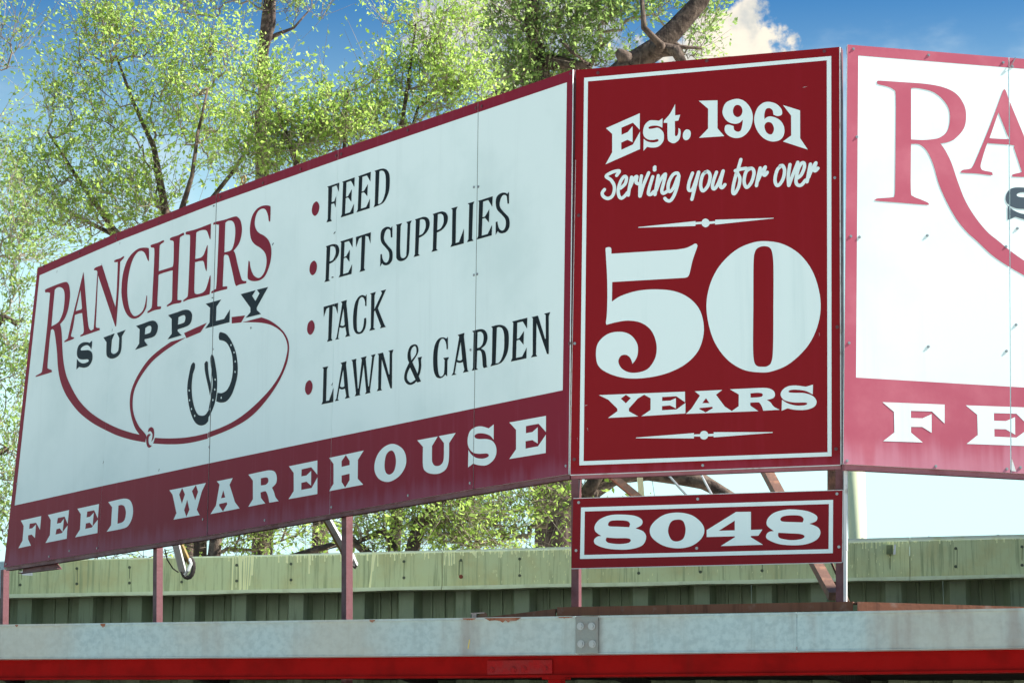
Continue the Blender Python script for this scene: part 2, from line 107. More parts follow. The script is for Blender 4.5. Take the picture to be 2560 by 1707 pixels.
 'band_warehouse': ('white', ['2306,3802 2798,3806 2747,3753 2685,3626 2725,3584 2373,3583 2411,3626 2351,3765|2480,3801 2442,3757 2482,3688 2520,3752|2665,3804 2614,3765 2660,3695 2696,3752|2553,3709 2515,3638 2547,3588 2586,3635', '2940,3803 3145,3805 3106,3762 3181,3632 3241,3584 2867,3578 2936,3632 2976,3777|3027,3731 3000,3678 3054,3678|2977,3639 3075,3642 3081,3628 3028,3582 2979,3626', '3343,3809 ~3494,3812 ~3604,3811 ~3667,3795 ~3694,3758 ~3688,3715 3639,3689 ~3664,3656 ~3685,3619 3723,3589 3608,3589 ~3595,3628 ~3575,3660 ~3554,3673 3499,3670 3505,3632 3560,3589 3349,3585 3406,3633 3401,3761|3499,3767 ~3559,3767 ~3587,3758 ~3591,3733 ~3560,3717 3501,3718', '3839,3814 4175,3818 4176,3723 4104,3780 3991,3777 3990,3730 4050,3730 4104,3756 4105,3657 4051,3689 3991,3686 3992,3639 4112,3640 4178,3704 4180,3593 3842,3591 3902,3640 3898,3763', '4309,3820 4698,3826 4635,3772 4635,3649 4697,3604 4314,3599 4364,3643 4361,3774|4499,3818 4543,3775 4543,3748 4453,3745 4452,3783|4496,3605 4455,3646 4454,3688 4544,3691 4545,3649', '~5014,3834 ~5103,3801 ~5150,3751 ~5155,3685 ~5105,3630 ~5031,3601 ~4956,3595 ~4873,3621 ~4824,3671 ~4820,3729 ~4856,3787 ~4925,3825|~4997,3793 ~5035,3768 ~5050,3713 ~5030,3658 ~4983,3640 ~4941,3659 ~4927,3710 ~4946,3773', '5273,3827 5484,3827 5426,3773 ~5426,3713 ~5430,3672 ~5456,3647 ~5502,3642 ~5534,3657 ~5547,3688 5548,3778 5494,3828 5665,3828 5600,3772 ~5598,3670 ~5573,3617 ~5515,3595 ~5444,3596 ~5371,3616 ~5334,3658 5333,3778', '6040,3837 6039,3743 ~6007,3770 ~5957,3789 ~5895,3799 ~5858,3793 ~5858,3776 ~5895,3764 ~5970,3755 ~6026,3737 ~6062,3698 ~6063,3651 ~6032,3616 ~5970,3595 ~5896,3603 5840,3619 5790,3600 5793,3708 ~5821,3678 ~5871,3651 ~5933,3639 ~5983,3644 ~5992,3656 ~5970,3667 ~5896,3673 ~5833,3690 ~5793,3728 ~5785,3776 ~5807,3821 ~5857,3840 ~5920,3839 5991,3818', '6190,3830 6531,3829 6530,3733 6463,3790 6346,3790 6345,3747 6405,3747 6455,3770 6455,3673 6405,3699 6342,3699 6342,3655 6457,3656 6530,3717 6528,3608 6189,3609 6253,3661 6253,3778'])}
DATA_C={
 'est_1961': ('white', ['206,5519 414,5593 412,5492 372,5539 301,5514 301,5470 339,5484 369,5518 368,5420 337,5437 299,5423 299,5379 370,5405 414,5481 413,5374 202,5298 243,5368 244,5481', '552,5551 550,5493 ~525,5506 ~494,5510 ~469,5505 ~468,5494 ~488,5492 ~525,5494 ~553,5468 ~559,5439 ~552,5406 ~524,5380 ~487,5377 456,5384 434,5361 436,5435 ~456,5418 ~487,5408 ~518,5410 ~526,5419 ~518,5426 ~493,5423 ~462,5429 ~438,5450 ~433,5484 ~445,5521 ~470,5542 ~495,5543 530,5537', '629,5630 628,5561 659,5563 647,5528 626,5527 ~626,5481 ~626,5440 ~636,5436 ~644,5448 ~647,5466 647,5483 ~658,5472 ~659,5440 ~648,5410 ~620,5393 ~592,5404 ~581,5428 581,5520 558,5522 560,5535 ~594,5570 ~616,5606', '~701,5470 ~719,5457 ~719,5429 ~706,5409 ~687,5406 ~674,5421 ~674,5445 ~684,5464', '772,5638 884,5631 881,5462 921,5411 770,5413 825,5465 827,5585', '~1000,5630 ~1048,5609 ~1083,5559 ~1092,5503 ~1075,5443 ~1038,5403 ~995,5393 ~953,5407 ~926,5437 ~927,5471 ~948,5478 978,5466 ~980,5445 ~999,5431 ~1017,5435 ~1027,5459 ~1032,5499 ~1015,5485 ~985,5480 ~943,5497 ~916,5537 ~915,5574 ~938,5615|~1002,5593 ~1023,5582 ~1032,5554 ~1022,5528 ~1001,5519 ~981,5534 ~975,5559 ~984,5585', '~1184,5596 ~1229,5581 ~1261,5547 ~1264,5513 ~1239,5505 1214,5516 ~1210,5542 ~1192,5557 ~1171,5552 ~1161,5522 1161,5492 ~1179,5505 ~1209,5504 ~1251,5480 ~1275,5438 ~1273,5390 ~1248,5360 ~1200,5356 ~1152,5381 ~1114,5433 ~1100,5496 ~1116,5556 ~1147,5588|~1184,5474 ~1205,5463 ~1216,5431 ~1207,5404 ~1192,5398 ~1171,5413 ~1160,5445 ~1166,5466', '1272,5568 1371,5528 1368,5361 1411,5290 1267,5350 1316,5382 1318,5501']),
 'ornament': ('white', ['398,4903 742,4914 741,4885 398,4899', '742,4908 779,4908 778,4894 741,4894', '~801,4925 ~819,4915 ~826,4897 ~818,4880 ~801,4873 ~783,4883 ~777,4901 ~784,4918', '824,4906 859,4906 859,4892 823,4891', '859,4914 1204,4900 1204,4897 858,4885']),
 'ornament_low': ('white', ['372,3658 714,3669 714,3638 372,3654', '714,3661 751,3661 750,3647 714,3649', '~774,3679 ~792,3671 ~798,3653 ~791,3636 ~773,3629 ~755,3637 ~749,3655 ~756,3673', '796,3660 830,3660 829,3646 795,3646', '830,3669 1172,3654 1172,3650 829,3639']),
 'number_50': ('white', ['198,4780 ~200,4791 ~217,4795 ~232,4787 233,4754 627,4752 ~678,4757 ~709,4767 ~738,4780 ~750,4771 ~748,4755 ~721,4681 ~703,4610 ~691,4586 669,4581 237,4584 234,4467 ~288,4497 ~384,4521 ~492,4524 ~605,4507 ~692,4464 ~754,4395 ~780,4309 ~776,4223 ~741,4138 ~668,4071 ~568,4027 ~455,4006 ~335,4006 ~234,4032 ~158,4079 ~136,4140 ~146,4221 ~204,4274 ~280,4285 ~344,4263 ~384,4208 ~387,4151 ~374,4115 355,4091 ~342,4126 ~317,4146 ~285,4141 ~270,4108 ~291,4066 ~341,4040 ~405,4041 ~455,4064 ~494,4127 ~498,4207 ~467,4284 ~408,4331 ~332,4348 ~262,4343 201,4331 ~197,4344 ~203,4394 ~207,4507 ~206,4621 ~202,4703', '~1161,4765 ~1262,4738 ~1358,4667 ~1429,4554 ~1463,4404 ~1449,4270 ~1389,4145 ~1284,4047 ~1185,4006 ~1106,4001 ~1002,4025 ~905,4098 ~832,4219 ~799,4383 ~818,4519 ~876,4633 ~971,4721 ~1071,4761|~1145,4737 ~1175,4727 ~1190,4697 ~1196,4612 ~1191,4384 ~1184,4138 ~1173,4059 ~1149,4035 ~1119,4033 ~1088,4040 ~1072,4071 ~1068,4157 ~1074,4391 ~1080,4639 ~1090,4707 ~1111,4731']),
 'word_years': ('white', ['151,3917 665,3912 665,3850 613,3888 530,3887 529,3864 578,3864 611,3877 610,3817 575,3836 528,3834 528,3810 614,3811 667,3846 666,3785 405,3781 460,3815 461,3883 423,3906 384,3885 331,3830 331,3813 386,3781 205,3780 262,3817 262,3832 208,3887|314,3911 283,3890 313,3861 343,3890', '723,3911 884,3911 847,3885 897,3814 938,3786 978,3812 980,3880 929,3912 ~1031,3912 ~1135,3910 ~1177,3895 ~1190,3870 ~1179,3849 1142,3840 ~1163,3825 ~1181,3800 1215,3780 1120,3779 ~1114,3800 ~1102,3822 ~1090,3829 1046,3829 1046,3812 1092,3778 669,3782 702,3811 753,3885|788,3868 766,3840 808,3838|749,3812 825,3816 827,3808 785,3785 748,3807|1048,3883 ~1091,3884 ~1116,3878 ~1117,3864 ~1097,3858 1048,3858', '1409,3915 1406,3859 ~1365,3881 ~1310,3891 ~1274,3889 ~1271,3878 ~1304,3873 ~1358,3869 ~1406,3850 ~1427,3819 ~1414,3789 ~1368,3773 ~1308,3775 1260,3786 1226,3774 1229,3837 ~1260,3816 ~1308,3800 ~1357,3799 ~1374,3808 ~1357,3815 ~1297,3818 ~1243,3834 ~1222,3865 ~1235,3895 ~1268,3913 ~1311,3915 1368,3905'])}
DATA_N={
 'number_8048': ('white', ['~284,3215 ~361,3205 ~402,3181 ~400,3152 364,3133 ~409,3114 ~426,3080 ~405,3036 ~344,3016 ~267,3014 ~183,3025 ~125,3049 ~117,3075 ~137,3093 160,3096 ~125,3123 ~122,3157 ~153,3193 ~215,3214|~201,3162 ~215,3180 ~261,3183 ~314,3177 ~331,3161 326,3141 ~260,3146 ~210,3150|191,3086 ~252,3080 ~314,3078 ~335,3067 ~321,3051 ~267,3046 ~206,3054 ~187,3069', '~616,3215 ~695,3197 ~751,3151 ~767,3102 ~742,3055 ~685,3020 ~609,3011 ~526,3029 ~462,3075 ~448,3124 ~475,3168 ~536,3206|~615,3175 ~645,3163 ~658,3117 ~644,3066 ~606,3050 ~572,3064 ~555,3113 ~574,3164', '952,3207 1038,3205 1036,3102 1102,3102 1078,3068 1035,3068 1035,3061 1104,3016 860,3016 943,3064 943,3069 780,3070 780,3109|944,3158 850,3103 943,3103', '~1277,3210 ~1361,3197 ~1412,3169 ~1409,3140 1370,3126 ~1419,3103 ~1431,3070 ~1408,3034 ~1346,3011 ~1272,3008 ~1192,3018 ~1129,3047 ~1124,3072 ~1141,3088 1167,3091 ~1129,3124 ~1132,3160 ~1166,3192 ~1218,3207|~1206,3159 ~1224,3173 ~1269,3177 ~1320,3172 ~1338,3154 1332,3135 ~1268,3139 ~1216,3144|1193,3081 ~1252,3076 ~1318,3070 ~1341,3057 ~1324,3042 ~1266,3037 ~1207,3048 ~1191,3063'])}
DATA_R={
 'letter_r_and_rope': ('sunlit', ['215,5668 ~217,5678 ~238,5681 ~357,5679 ~511,5675 ~618,5659 ~694,5622 ~738,5555 ~746,5487 ~729,5417 ~677,5357 ~630,5332 585,5322 ~613,5282 ~648,5208 ~683,5095 ~725,4984 ~783,4888 ~849,4809 ~908,4762 ~980,4705 ~1064,4648 1196,4571 1193,4490 ~1060,4561 ~976,4606 ~874,4671 ~785,4752 ~726,4804 ~667,4876 ~610,4979 ~567,5083 ~540,5188 ~505,5270 ~460,5310 408,5311 ~404,5220 ~398,5031 ~412,5001 ~457,4984 ~498,4967 ~502,4956 ~487,4954 ~335,4960 ~190,4966 ~187,4975 ~202,4981 ~282,4990 ~300,5004 ~307,5102 ~318,5368 ~325,5597 ~313,5631 ~279,5647 ~222,5659|419,5645 ~463,5647 ~548,5630 ~608,5587 ~644,5528 ~646,5459 ~628,5397 ~585,5359 ~538,5345 ~476,5338 409,5338', '977,5659 ~985,5666 ~994,5658 1009,5610 1173,5185 ~1219,5164 ~1222,5152 ~1210,5147 1015,5142 ~1013,5155 ~1048,5166 ~1068,5172 ~1068,5188 1029,5320 ~1020,5332 877,5336 ~865,5328 ~826,5215 ~825,5185 ~840,5172 ~886,5165 ~893,5156 ~885,5146 ~800,5152 ~708,5153 ~704,5161 ~716,5171 ~755,5178 ~775,5194 ~804,5252 ~888,5440|944,5525 1002,5368 ~963,5366 ~890,5367 886,5374']),
 'letter_s': ('slate', ['~1076,5081 ~1122,5077 1153,5069 1176,5084 1174,5025 ~1136,5046 ~1074,5053 ~1039,5043 ~1039,5028 ~1073,5022 ~1135,5023 ~1180,4995 ~1186,4949 ~1161,4910 ~1098,4889 ~1068,4893 1022,4905 975,4884 978,4971 ~1008,4946 ~1061,4925 ~1116,4927 ~1132,4943 ~1101,4952 ~1024,4956 ~979,4979 ~968,5016 ~986,5059 ~1021,5078']),
 'letters_fe': ('white', ['192,3801 557,3797 553,3689 481,3756 357,3756 356,3715 424,3715 478,3740 475,3634 421,3666 355,3665 354,3632 421,3578 190,3580 257,3631 258,3748', '682,3796 1056,3793 1051,3688 981,3756 847,3756 846,3712 917,3712 972,3736 969,3636 913,3665 846,3665 845,3621 976,3619 1050,3671 1046,3572 679,3576 747,3628 748,3744'])}
SCRIPT=['269,5225 285,5251 243,5247 205,5225 236,5198 255,5156 245,5107 217,5089 189,5102 180,5125 194,5145',
 '293,5146 320,5170 329,5205 314,5214 292,5184 278,5136 283,5098 298,5085 318,5097 334,5116',
 '360,5207 347,5149 339,5100',
 '351,5149 372,5194 392,5209 387,5174 401,5164',
 '420,5210 411,5150 409,5089',
 '411,5089 432,5155 464,5226',
 '488,5200 467,5134 461,5100 476,5094 493,5110',
 '502,5258 499,5240',
 '499,5255 502,5241',
 '522,5204 510,5143 501,5091',
 '508,5115 533,5175 565,5210 552,5152 542,5113 551,5095 575,5106',
 '646,5188 638,5210 611,5203 586,5162 580,5119 591,5103 612,5123 637,5182',
 '646,5194 637,5139 616,5079 593,5048 572,5051 560,5064',
 '728,5203 708,5152 702,5113 712,5100 731,5114 764,5206',
 '765,5206 745,5131 722,5046',
 '816,5207 790,5189 776,5141 779,5104 794,5093 821,5125 833,5176 822,5203 803,5203',
 '871,5198 852,5147 846,5111 858,5099 881,5130 910,5201',
 '911,5202 897,5150 892,5115 903,5102 920,5119',
 '1017,5262 995,5191',
 '983,5198 1010,5204 1046,5207',
 '991,5189 972,5120 966,5071 978,5063 1001,5102 1009,5151 993,5185',
 '1074,5205 1047,5187 1034,5139 1039,5104 1053,5094 1078,5124 1093,5175 1083,5203 1055,5203',
 '1130,5202 1115,5145 1106,5099',
 '1114,5127 1136,5171 1160,5206 1148,5168 1157,5157 1171,5173',
 '1257,5206 1231,5185 1216,5131 1222,5096 1239,5093 1263,5128 1273,5176 1263,5205 1247,5205',
 '1305,5209 1294,5144 1295,5086',
 '1296,5086 1316,5136 1351,5219',
 '1348,5126 1370,5144 1388,5184 1387,5211 1370,5209 1350,5170 1338,5110 1347,5085 1369,5083 1393,5109',
 '1424,5202 1412,5147 1402,5099',
 '1410,5123 1429,5164 1456,5207 1445,5170 1452,5160 1467,5174']
# ------------------------------------------------------------------ helpers
FPX = 2560 * LENS / 36; CP, SP = math.cos(PITCH), math.sin(PITCH)
def spot(x, y, Y):
    """the place seen at photo point (x, y) when it stands Y metres down the lot"""
    cx, cy = (x - 1280) / FPX, (853.5 - y) / FPX
    dy, dz = CP - cy * SP, SP + cy * CP
    return Vector((cx * Y / dy, Y, EYE + dz * Y / dy))
def tag(o, label=None, cat=None, group=None, kind=None):
    if label: o['label'] = label
    if cat: o['category'] = cat
    if group: o['group'] = group
    if kind: o['kind'] = kind
    return o
def empty(name, loc, label, cat, group=None):
    o = bpy.data.objects.new(name, None); col.objects.link(o); o.location = loc; o.empty_display_size = .2
    return tag(o, label, cat, group)
def origin(o):
    v = Vector((0, 0, 0))
    while o is not None: v += Vector(o.location); o = o.parent
    return v
def mesh_obj(name, verts, faces, mat, parent=None, loc=None, smooth=False):
    """verts in world space"""
    base = origin(parent) if parent else Vector(loc or (0, 0, 0))
    me = bpy.data.meshes.new(name)
    me.from_pydata([tuple(Vector(v) - base) for v in verts], [], faces)
    if smooth: me.polygons.foreach_set('use_smooth', [True] * len(me.polygons))
    me.materials.append(mat); me.update()
    o = bpy.data.objects.new(name, me); col.objects.link(o)
    if parent: o.parent = parent
    else: o.location = base
    return o
class MB:
    def __init__(s): s.v, s.f = [], []
    def add(s, vs, fs):
        k = len(s.v); s.v += [Vector(v) for v in vs]; s.f += [tuple(i + k for i in f) for f in fs]; return s
    def hexa(s, p):      # 8 corners: 4 front then 4 back
        return s.add(p, [(0, 1, 2, 3), (7, 6, 5, 4), (0, 4, 5, 1), (1, 5, 6, 2), (2, 6, 7, 3), (3, 7, 4, 0)])
    def bar(s, a, b, w, d=None, up=Vector((0, 0, 1)), side=None):
        a, b = Vector(a), Vector(b); d = d or w; t = (b - a).normalized()
        if side is None:
            side = t.cross(up)
            if side.length < 1e-3: side = t.cross(Vector((0, 1, 0)))
        side = side.normalized(); q = t.cross(side).normalized()
        P = []
        for c in (a, b):
            for sx, sy in ((-1, -1), (1, -1), (1, 1), (-1, 1)): P.append(c + side * sx * w / 2 + q * sy * d / 2)
        return s.hexa(P)
    def tube(s, pts, rad, n=6):
        pts = [Vector(p) for p in pts]; rings = []
        prev = None
        for i, p in enumerate(pts):
            t = (pts[min(i + 1, len(pts) - 1)] - pts[max(i - 1, 0)]).normalized()
            if prev is None:
                prev = t.cross(Vector((0, 0, 1)))
                if prev.length < .05: prev = t.cross(Vector((1, 0, 0)))
            x = (prev - t * prev.dot(t)).normalized(); prev = x; y = t.cross(x)
            r = rad[i] if isinstance(rad, (list, tuple)) else rad
            rings.append([p + (x * math.cos(a) + y * math.sin(a)) * r for a in [2 * math.pi * k / n for k in range(n)]])
        vs = [v for r in rings for v in r]; fs = []
        for i in range(len(rings) - 1):
            for k in range(n):
                fs.append((i * n + k, i * n + (k + 1) % n, (i + 1) * n + (k + 1) % n, (i + 1) * n + k))
        fs.append(tuple(range(n - 1, -1, -1))); fs.append(tuple((len(rings) - 1) * n + k for k in range(n)))
        return s.add(vs, fs)
    def build(s, name, mat, parent=None, loc=None, smooth=False): return mesh_obj(name, s.v, s.f, mat, parent, loc, smooth)

# ------------------------------------------------------------------ materials
def material(name, base, rough=.5, spec=.5, metal=0, var=None, vscale=6, streak=None, bump=0, bscale=60, trans=0, rand=0, tail=None):
    """var: (colour, low, high) noise patches; streak: (colour, low, high, scale) noise drawn out downwards"""
    global nt
    m = bpy.data.materials.new(name); m.use_nodes = True; nt = m.node_tree; b = nt.nodes['Principled BSDF']
    b.inputs['Roughness'].default_value = rough; b.inputs['Metallic'].default_value = metal
    b.inputs['Specular IOR Level'].default_value = spec
    tc = N('ShaderNodeTexCoord'); c = base + (1,) if len(base) == 3 else base
    if var:
        n = N('ShaderNodeTexNoise'); n.inputs['Scale'].default_value = vscale; n.inputs['Detail'].default_value = 6; n.inputs['Roughness'].default_value = .6
        L(tc.outputs['Object'], n.inputs['Vector']); c = MIX(MR(n.outputs[0], var[1], var[2]), c, var[0] + (1,))
        if not isinstance(rough, tuple):
            L(MR(n.outputs[0], .3, .7, rough * .8, min(1, rough * 1.25), 'LINEAR'), b.inputs['Roughness'])
    if streak:
        mp = N('ShaderNodeMapping'); s = streak[3]; mp.inputs['Scale'].default_value = (s, s, s * .045)
        L(tc.outputs['Object'], mp.inputs[0])
        n = N('ShaderNodeTexNoise'); n.inputs['Scale'].default_value = 1; n.inputs['Detail'].default_value = 5; n.inputs['Roughness'].default_value = .7
        L(mp.outputs[0], n.inputs['Vector']); c = MIX(MR(n.outputs[0], streak[1], streak[2]), c, streak[0] + (1,))
    if tail: c = tail(c, tc, b)
    if rand:
        oi = N('ShaderNodeObjectInfo'); v = MR(oi.outputs['Random'], 0, 1, 1 - rand, 1 + rand, 'LINEAR')
        cc = N('ShaderNodeCombineColor'); [L(v, cc.inputs[i]) for i in range(3)]; c = MIX(1.0, c, cc.outputs[0], 'MULTIPLY')
    if isinstance(c, tuple): b.inputs['Base Color'].default_value = c
    else: L(c, b.inputs['Base Color'])
    if bump:
        n = N('ShaderNodeTexNoise'); n.inputs['Scale'].default_value = bscale; n.inputs['Detail'].default_value = 5
        L(tc.outputs['Object'], n.inputs['Vector'])
        bp = N('ShaderNodeBump'); bp.inputs['Strength'].default_value = bump; bp.inputs['Distance'].default_value = .02
        L(n.outputs[0], bp.inputs['Height']); L(bp.outputs[0], b.inputs['Normal'])
    if trans:
        b2 = N('ShaderNodeBsdfTranslucent'); mx = N('ShaderNodeMixShader'); mx.inputs[0].default_value = trans
        if isinstance(c, tuple): b2.inputs[0].default_value = c
        else: L(c, b2.inputs[0])
        L(b.outputs[0], mx.inputs[1]); L(b2.outputs[0], mx.inputs[2]); L(mx.outputs[0], nt.nodes['Material Output'].inputs[0])
    return m
def chalk(z0, z1, colr, amt):
    """chalky run-off: the lower part of a board is washed out, in streaks"""
    def f(c, tc, b):
        g = N('ShaderNodeNewGeometry'); sp = N('ShaderNodeSeparateXYZ'); L(g.outputs['Position'], sp.inputs[0])
        mp = N('ShaderNodeMapping'); mp.inputs['Scale'].default_value = (16, 16, .8); L(tc.outputs['Object'], mp.inputs[0])
        n = N('ShaderNodeTexNoise'); n.inputs['Scale'].default_value = 1; n.inputs['Detail'].default_value = 6; L(mp.outputs[0], n.inputs['Vector'])
        k = M('ADD', MR(sp.outputs[2], z1, z0), M('MULTIPLY', M('SUBTRACT', n.outputs[0], .5), 1.3))
        return MIX(M('MULTIPLY', MR(k, .35, 1.1), amt), c, colr + (1,))
    return f
WHITE = (.73, .87, .87)
MT = {}
MT['white'] = material('white_vinyl', WHITE, .5, .18, streak=((.61, .765, .77), .52, .85, 5), rand=.0, bump=.02, bscale=3)
MT['panel'] = material('white_panel', WHITE, .5, .18, streak=((.62, .755, .755), .52, .9, 7), var=((.64, .79, .79), .45, .7), vscale=.9, rand=.03, bump=.04, bscale=1.5)
MT['maroon'] = material('maroon_paint', (.205, .005, .022), .5, .18, streak=((.23, .022, .05), .5, .8, 14), tail=chalk(3.40, 3.70, (.25, .065, .115), .7))
MT['dark'] = material('slate_vinyl', (.016, .026, .034), .5, .1)
MT['slate'] = material('pale_slate_vinyl', (.05, .075, .10), .5, .25)  # paler slate for the right board's lettering
MT['ink'] = material('black_vinyl', (.009, .014, .018), .5, .1)
MT['red'] = material('deep_red_board', (.225, .003, .0075), .5, .18, streak=((.25, .006, .016), .5, .85, 9), tail=chalk(3.42, 3.60, (.31, .035, .07), .6))
MT['platered'] = material('number_plate_red', (.20, .003, .009), .5, .18, streak=((.22, .006, .016), .5, .85, 9))
MT['sunlit'] = material('red_vinyl_sun_sheen', (.41, .078, .125), .45, .35, var=((.46, .11, .16), .45, .7), vscale=3, tail=chalk(3.38, 3.75, (.56, .25, .33), .6))  # pink tone paints the sun's sheen into the right board's red
MT['steel'] = material('maroon_steel', (.14, .05, .058), .5, .4, var=((.10, .028, .03), .45, .7), vscale=9, bump=.1)
MT['pink'] = material('pale_maroon_steel', (.30, .10, .125), .45, .5, var=((.22, .06, .07), .45, .75), vscale=7, bump=.1)  # paler maroon for the rails of the red and right boards
MT['brown'] = material('brown_steel', (.13, .07, .05), .6, .4, var=((.22, .11, .07), .45, .65), vscale=14, bump=.15)
MT['rust'] = material('rusty_steel', (.25, .098, .055), .8, .3, var=((.34, .22, .17), .56, .74), vscale=7, streak=((.13, .05, .03), .5, .75, 12), bump=.08)
MT['screw'] = material('zinc_screw', (.32, .33, .34), .35, .6, metal=.7)
MT['screwr'] = material('painted_screw', (.12, .03, .035), .4, .6, metal=.2)
MT['gap'] = material('dark_gap', (.02, .008, .008), .8, .1)
def galv(c, tc, b):
    n = N('ShaderNodeTexNoise'); n.inputs['Scale'].default_value = .75; n.inputs['Detail'].default_value = 4; L(tc.outputs['Object'], n.inputs['Vector'])
    c = MIX(M('MULTIPLY', MR(n.outputs[0], .42, .62), .6), c, (.38, .37, .31, 1))
    mp = N('ShaderNodeMapping'); mp.inputs['Scale'].default_value = (5, 5, .7); L(tc.outputs['Object'], mp.inputs[0])
    n = N('ShaderNodeTexNoise'); n.inputs['Scale'].default_value = .8; n.inputs['Detail'].default_value = 7; L(mp.outputs[0], n.inputs['Vector'])
    return MIX(M('MULTIPLY', MR(n.outputs[0], .5, .7), .75), c, (.23, .20, .18, 1))
MT['galv'] = material('galvanised_steel', (.35, .475, .50), .5, .5, metal=.15, var=((.29, .40, .425), .4, .65), vscale=28, streak=((.27, .36, .375), .5, .75, 16), bump=.12, bscale=25, tail=galv)
MT['plate'] = material('splice_plate_steel', (.20, .225, .215), .45, .5, metal=.3, var=((.2, .19, .18), .45, .7), vscale=12, bump=.1)
MT['redbeam'] = material('red_beam_paint', (.235, .0006, .0006), .5, .08, streak=((.15, .004, .003), .55, .8, 6), var=((.17, .001, .001), .4, .7), vscale=5, bump=.06, bscale=18)
MT['redold'] = material('worn_red_paint', (.25, .005, .007), .5, .12, var=((.21, .014, .016), .4, .6), vscale=16, bump=.15)
MT['cap'] = material('green_flashing', (.62, .68, .36), .6, .3, var=((.58, .55, .25), .4, .7), vscale=2.2, streak=((.37, .42, .21), .48, .68, 30), bump=.06)
MT['lip'] = material('pale_flashing_lip', (.70, .76, .50), .6, .3, var=((.6, .64, .40), .45, .7), vscale=9)
MT['drip'] = material('cream_paint_drip', (.92, .92, .48), .5, .4)
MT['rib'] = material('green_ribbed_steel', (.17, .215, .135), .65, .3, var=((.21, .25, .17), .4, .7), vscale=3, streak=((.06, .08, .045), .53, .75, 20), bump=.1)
MT['moss'] = material('black_grime', (.20, .235, .12), .9, .1)
MT['porchdark'] = material('dark_boards', (.014, .012, .011), .85, .1, var=((.01, .009, .008), .4, .7))  # base blackened so the porch underside reads as unlit
MT['bark'] = material('bark', (.11, .08, .062), .9, .15, var=((.05, .036, .03), .42, .6), vscale=9, streak=((.17, .13, .10), .5, .7, 22), bump=.6, bscale=24)
MT['barkdark'] = material('dark_bark', (.07, .05, .042), .9, .15, var=((.16, .125, .10), .48, .66), vscale=12, bump=.6, bscale=24)
MT['twig'] = material('twig_bark', (.30, .25, .195), .85, .2, var=((.16, .125, .09), .4, .65), vscale=2)
MT['cream'] = material('cream_steel', (.66, .70, .45), .5, .4)
MT['whitemetal'] = material('white_steel', (.62, .64, .64), .5, .4, var=((.4, .38, .34), .55, .7), vscale=14)
MT['wood'] = material('weathered_tan_wood', (.32, .24, .10), .7, .2, var=((.2, .14, .06), .4, .65), vscale=12)
MT['rubber'] = material('black_rubber', (.03, .025, .022), .6, .3)
MT['ground'] = material('gravel_lot', (.44, .41, .35), .95, .2, var=((.50, .47, .41), .4, .65), vscale=.7, bump=.5, bscale=40)  # unseen lot, kept pale so its bounce fills the shaded boards
MT['shade'] = material('porch_wall', (.012, .009, .008), .9, .1)  # near-black colour stands in for the shade inside the porch
def leafmat(name, a, b_, c_):
    global nt
    m = bpy.data.materials.new(name); m.use_nodes = True; nt = m.node_tree; b = nt.nodes['Principled BSDF']
    b.inputs['Roughness'].default_value = .45; b.inputs['Specular IOR Level'].default_value = .35
    at_ = N('ShaderNodeAttribute', attribute_name='tint')
    rp = N('ShaderNodeValToRGB'); L(at_.outputs['Fac'], rp.inputs[0])
    e = rp.color_ramp.elements; e[0].color = a + (1,); e[1].color = c_ + (1,); k = e.new(.5); k.color = b_ + (1,)
    L(rp.outputs[0], b.inputs['Base Color'])
    t = N('ShaderNodeBsdfTranslucent'); L(rp.outputs[0], t.inputs[0]); mx = N('ShaderNodeMixShader'); mx.inputs[0].default_value = .68
    L(b.outputs[0], mx.inputs[1]); L(t.outputs[0], mx.inputs[2]); L(mx.outputs[0], nt.nodes['Material Output'].inputs[0])
    return m
MT['leaf'] = leafmat('spring_leaf', (.26, .42, .06), (.41, .58, .135), (.53, .67, .22))
MT['leafdark'] = leafmat('elm_leaf', (.17, .28, .075), (.30, .44, .125), (.45, .58, .20))

# ------------------------------------------------------------------ boards: flat print laid on upright planes
def parse(s):
    res = []
    for c in s.split('|'):
        pts = []
        for t in c.split():
            sm = t[0] == '~'; x, y = t.lstrip('~').split(','); pts.append((sm, float(x) / 1000, float(y) / 1000))
        res.append(pts)
    return res
def smooth(pts, n=5):
    o = []; k = len(pts)
    for i in range(k):
        s1, x1, y1 = pts[i]; s2, x2, y2 = pts[(i + 1) % k]
        o.append((x1, y1))
        if not (s1 or s2): continue
        p0 = pts[i - 1] if s1 else pts[i]; p3 = pts[(i + 2) % k] if s2 else pts[(i + 1) % k]
        for j in range(1, n):
            t = j / n
            def cr(a, b, c, d): return .5 * (2 * b + (c - a) * t + (2 * a - 5 * b + 4 * c - d) * t * t + (3 * b - a - 3 * c + d) * t ** 3)
            o.append((cr(p0[1], x1, x2, p3[1]), cr(p0[2], y1, y2, p3[2])))
    return o
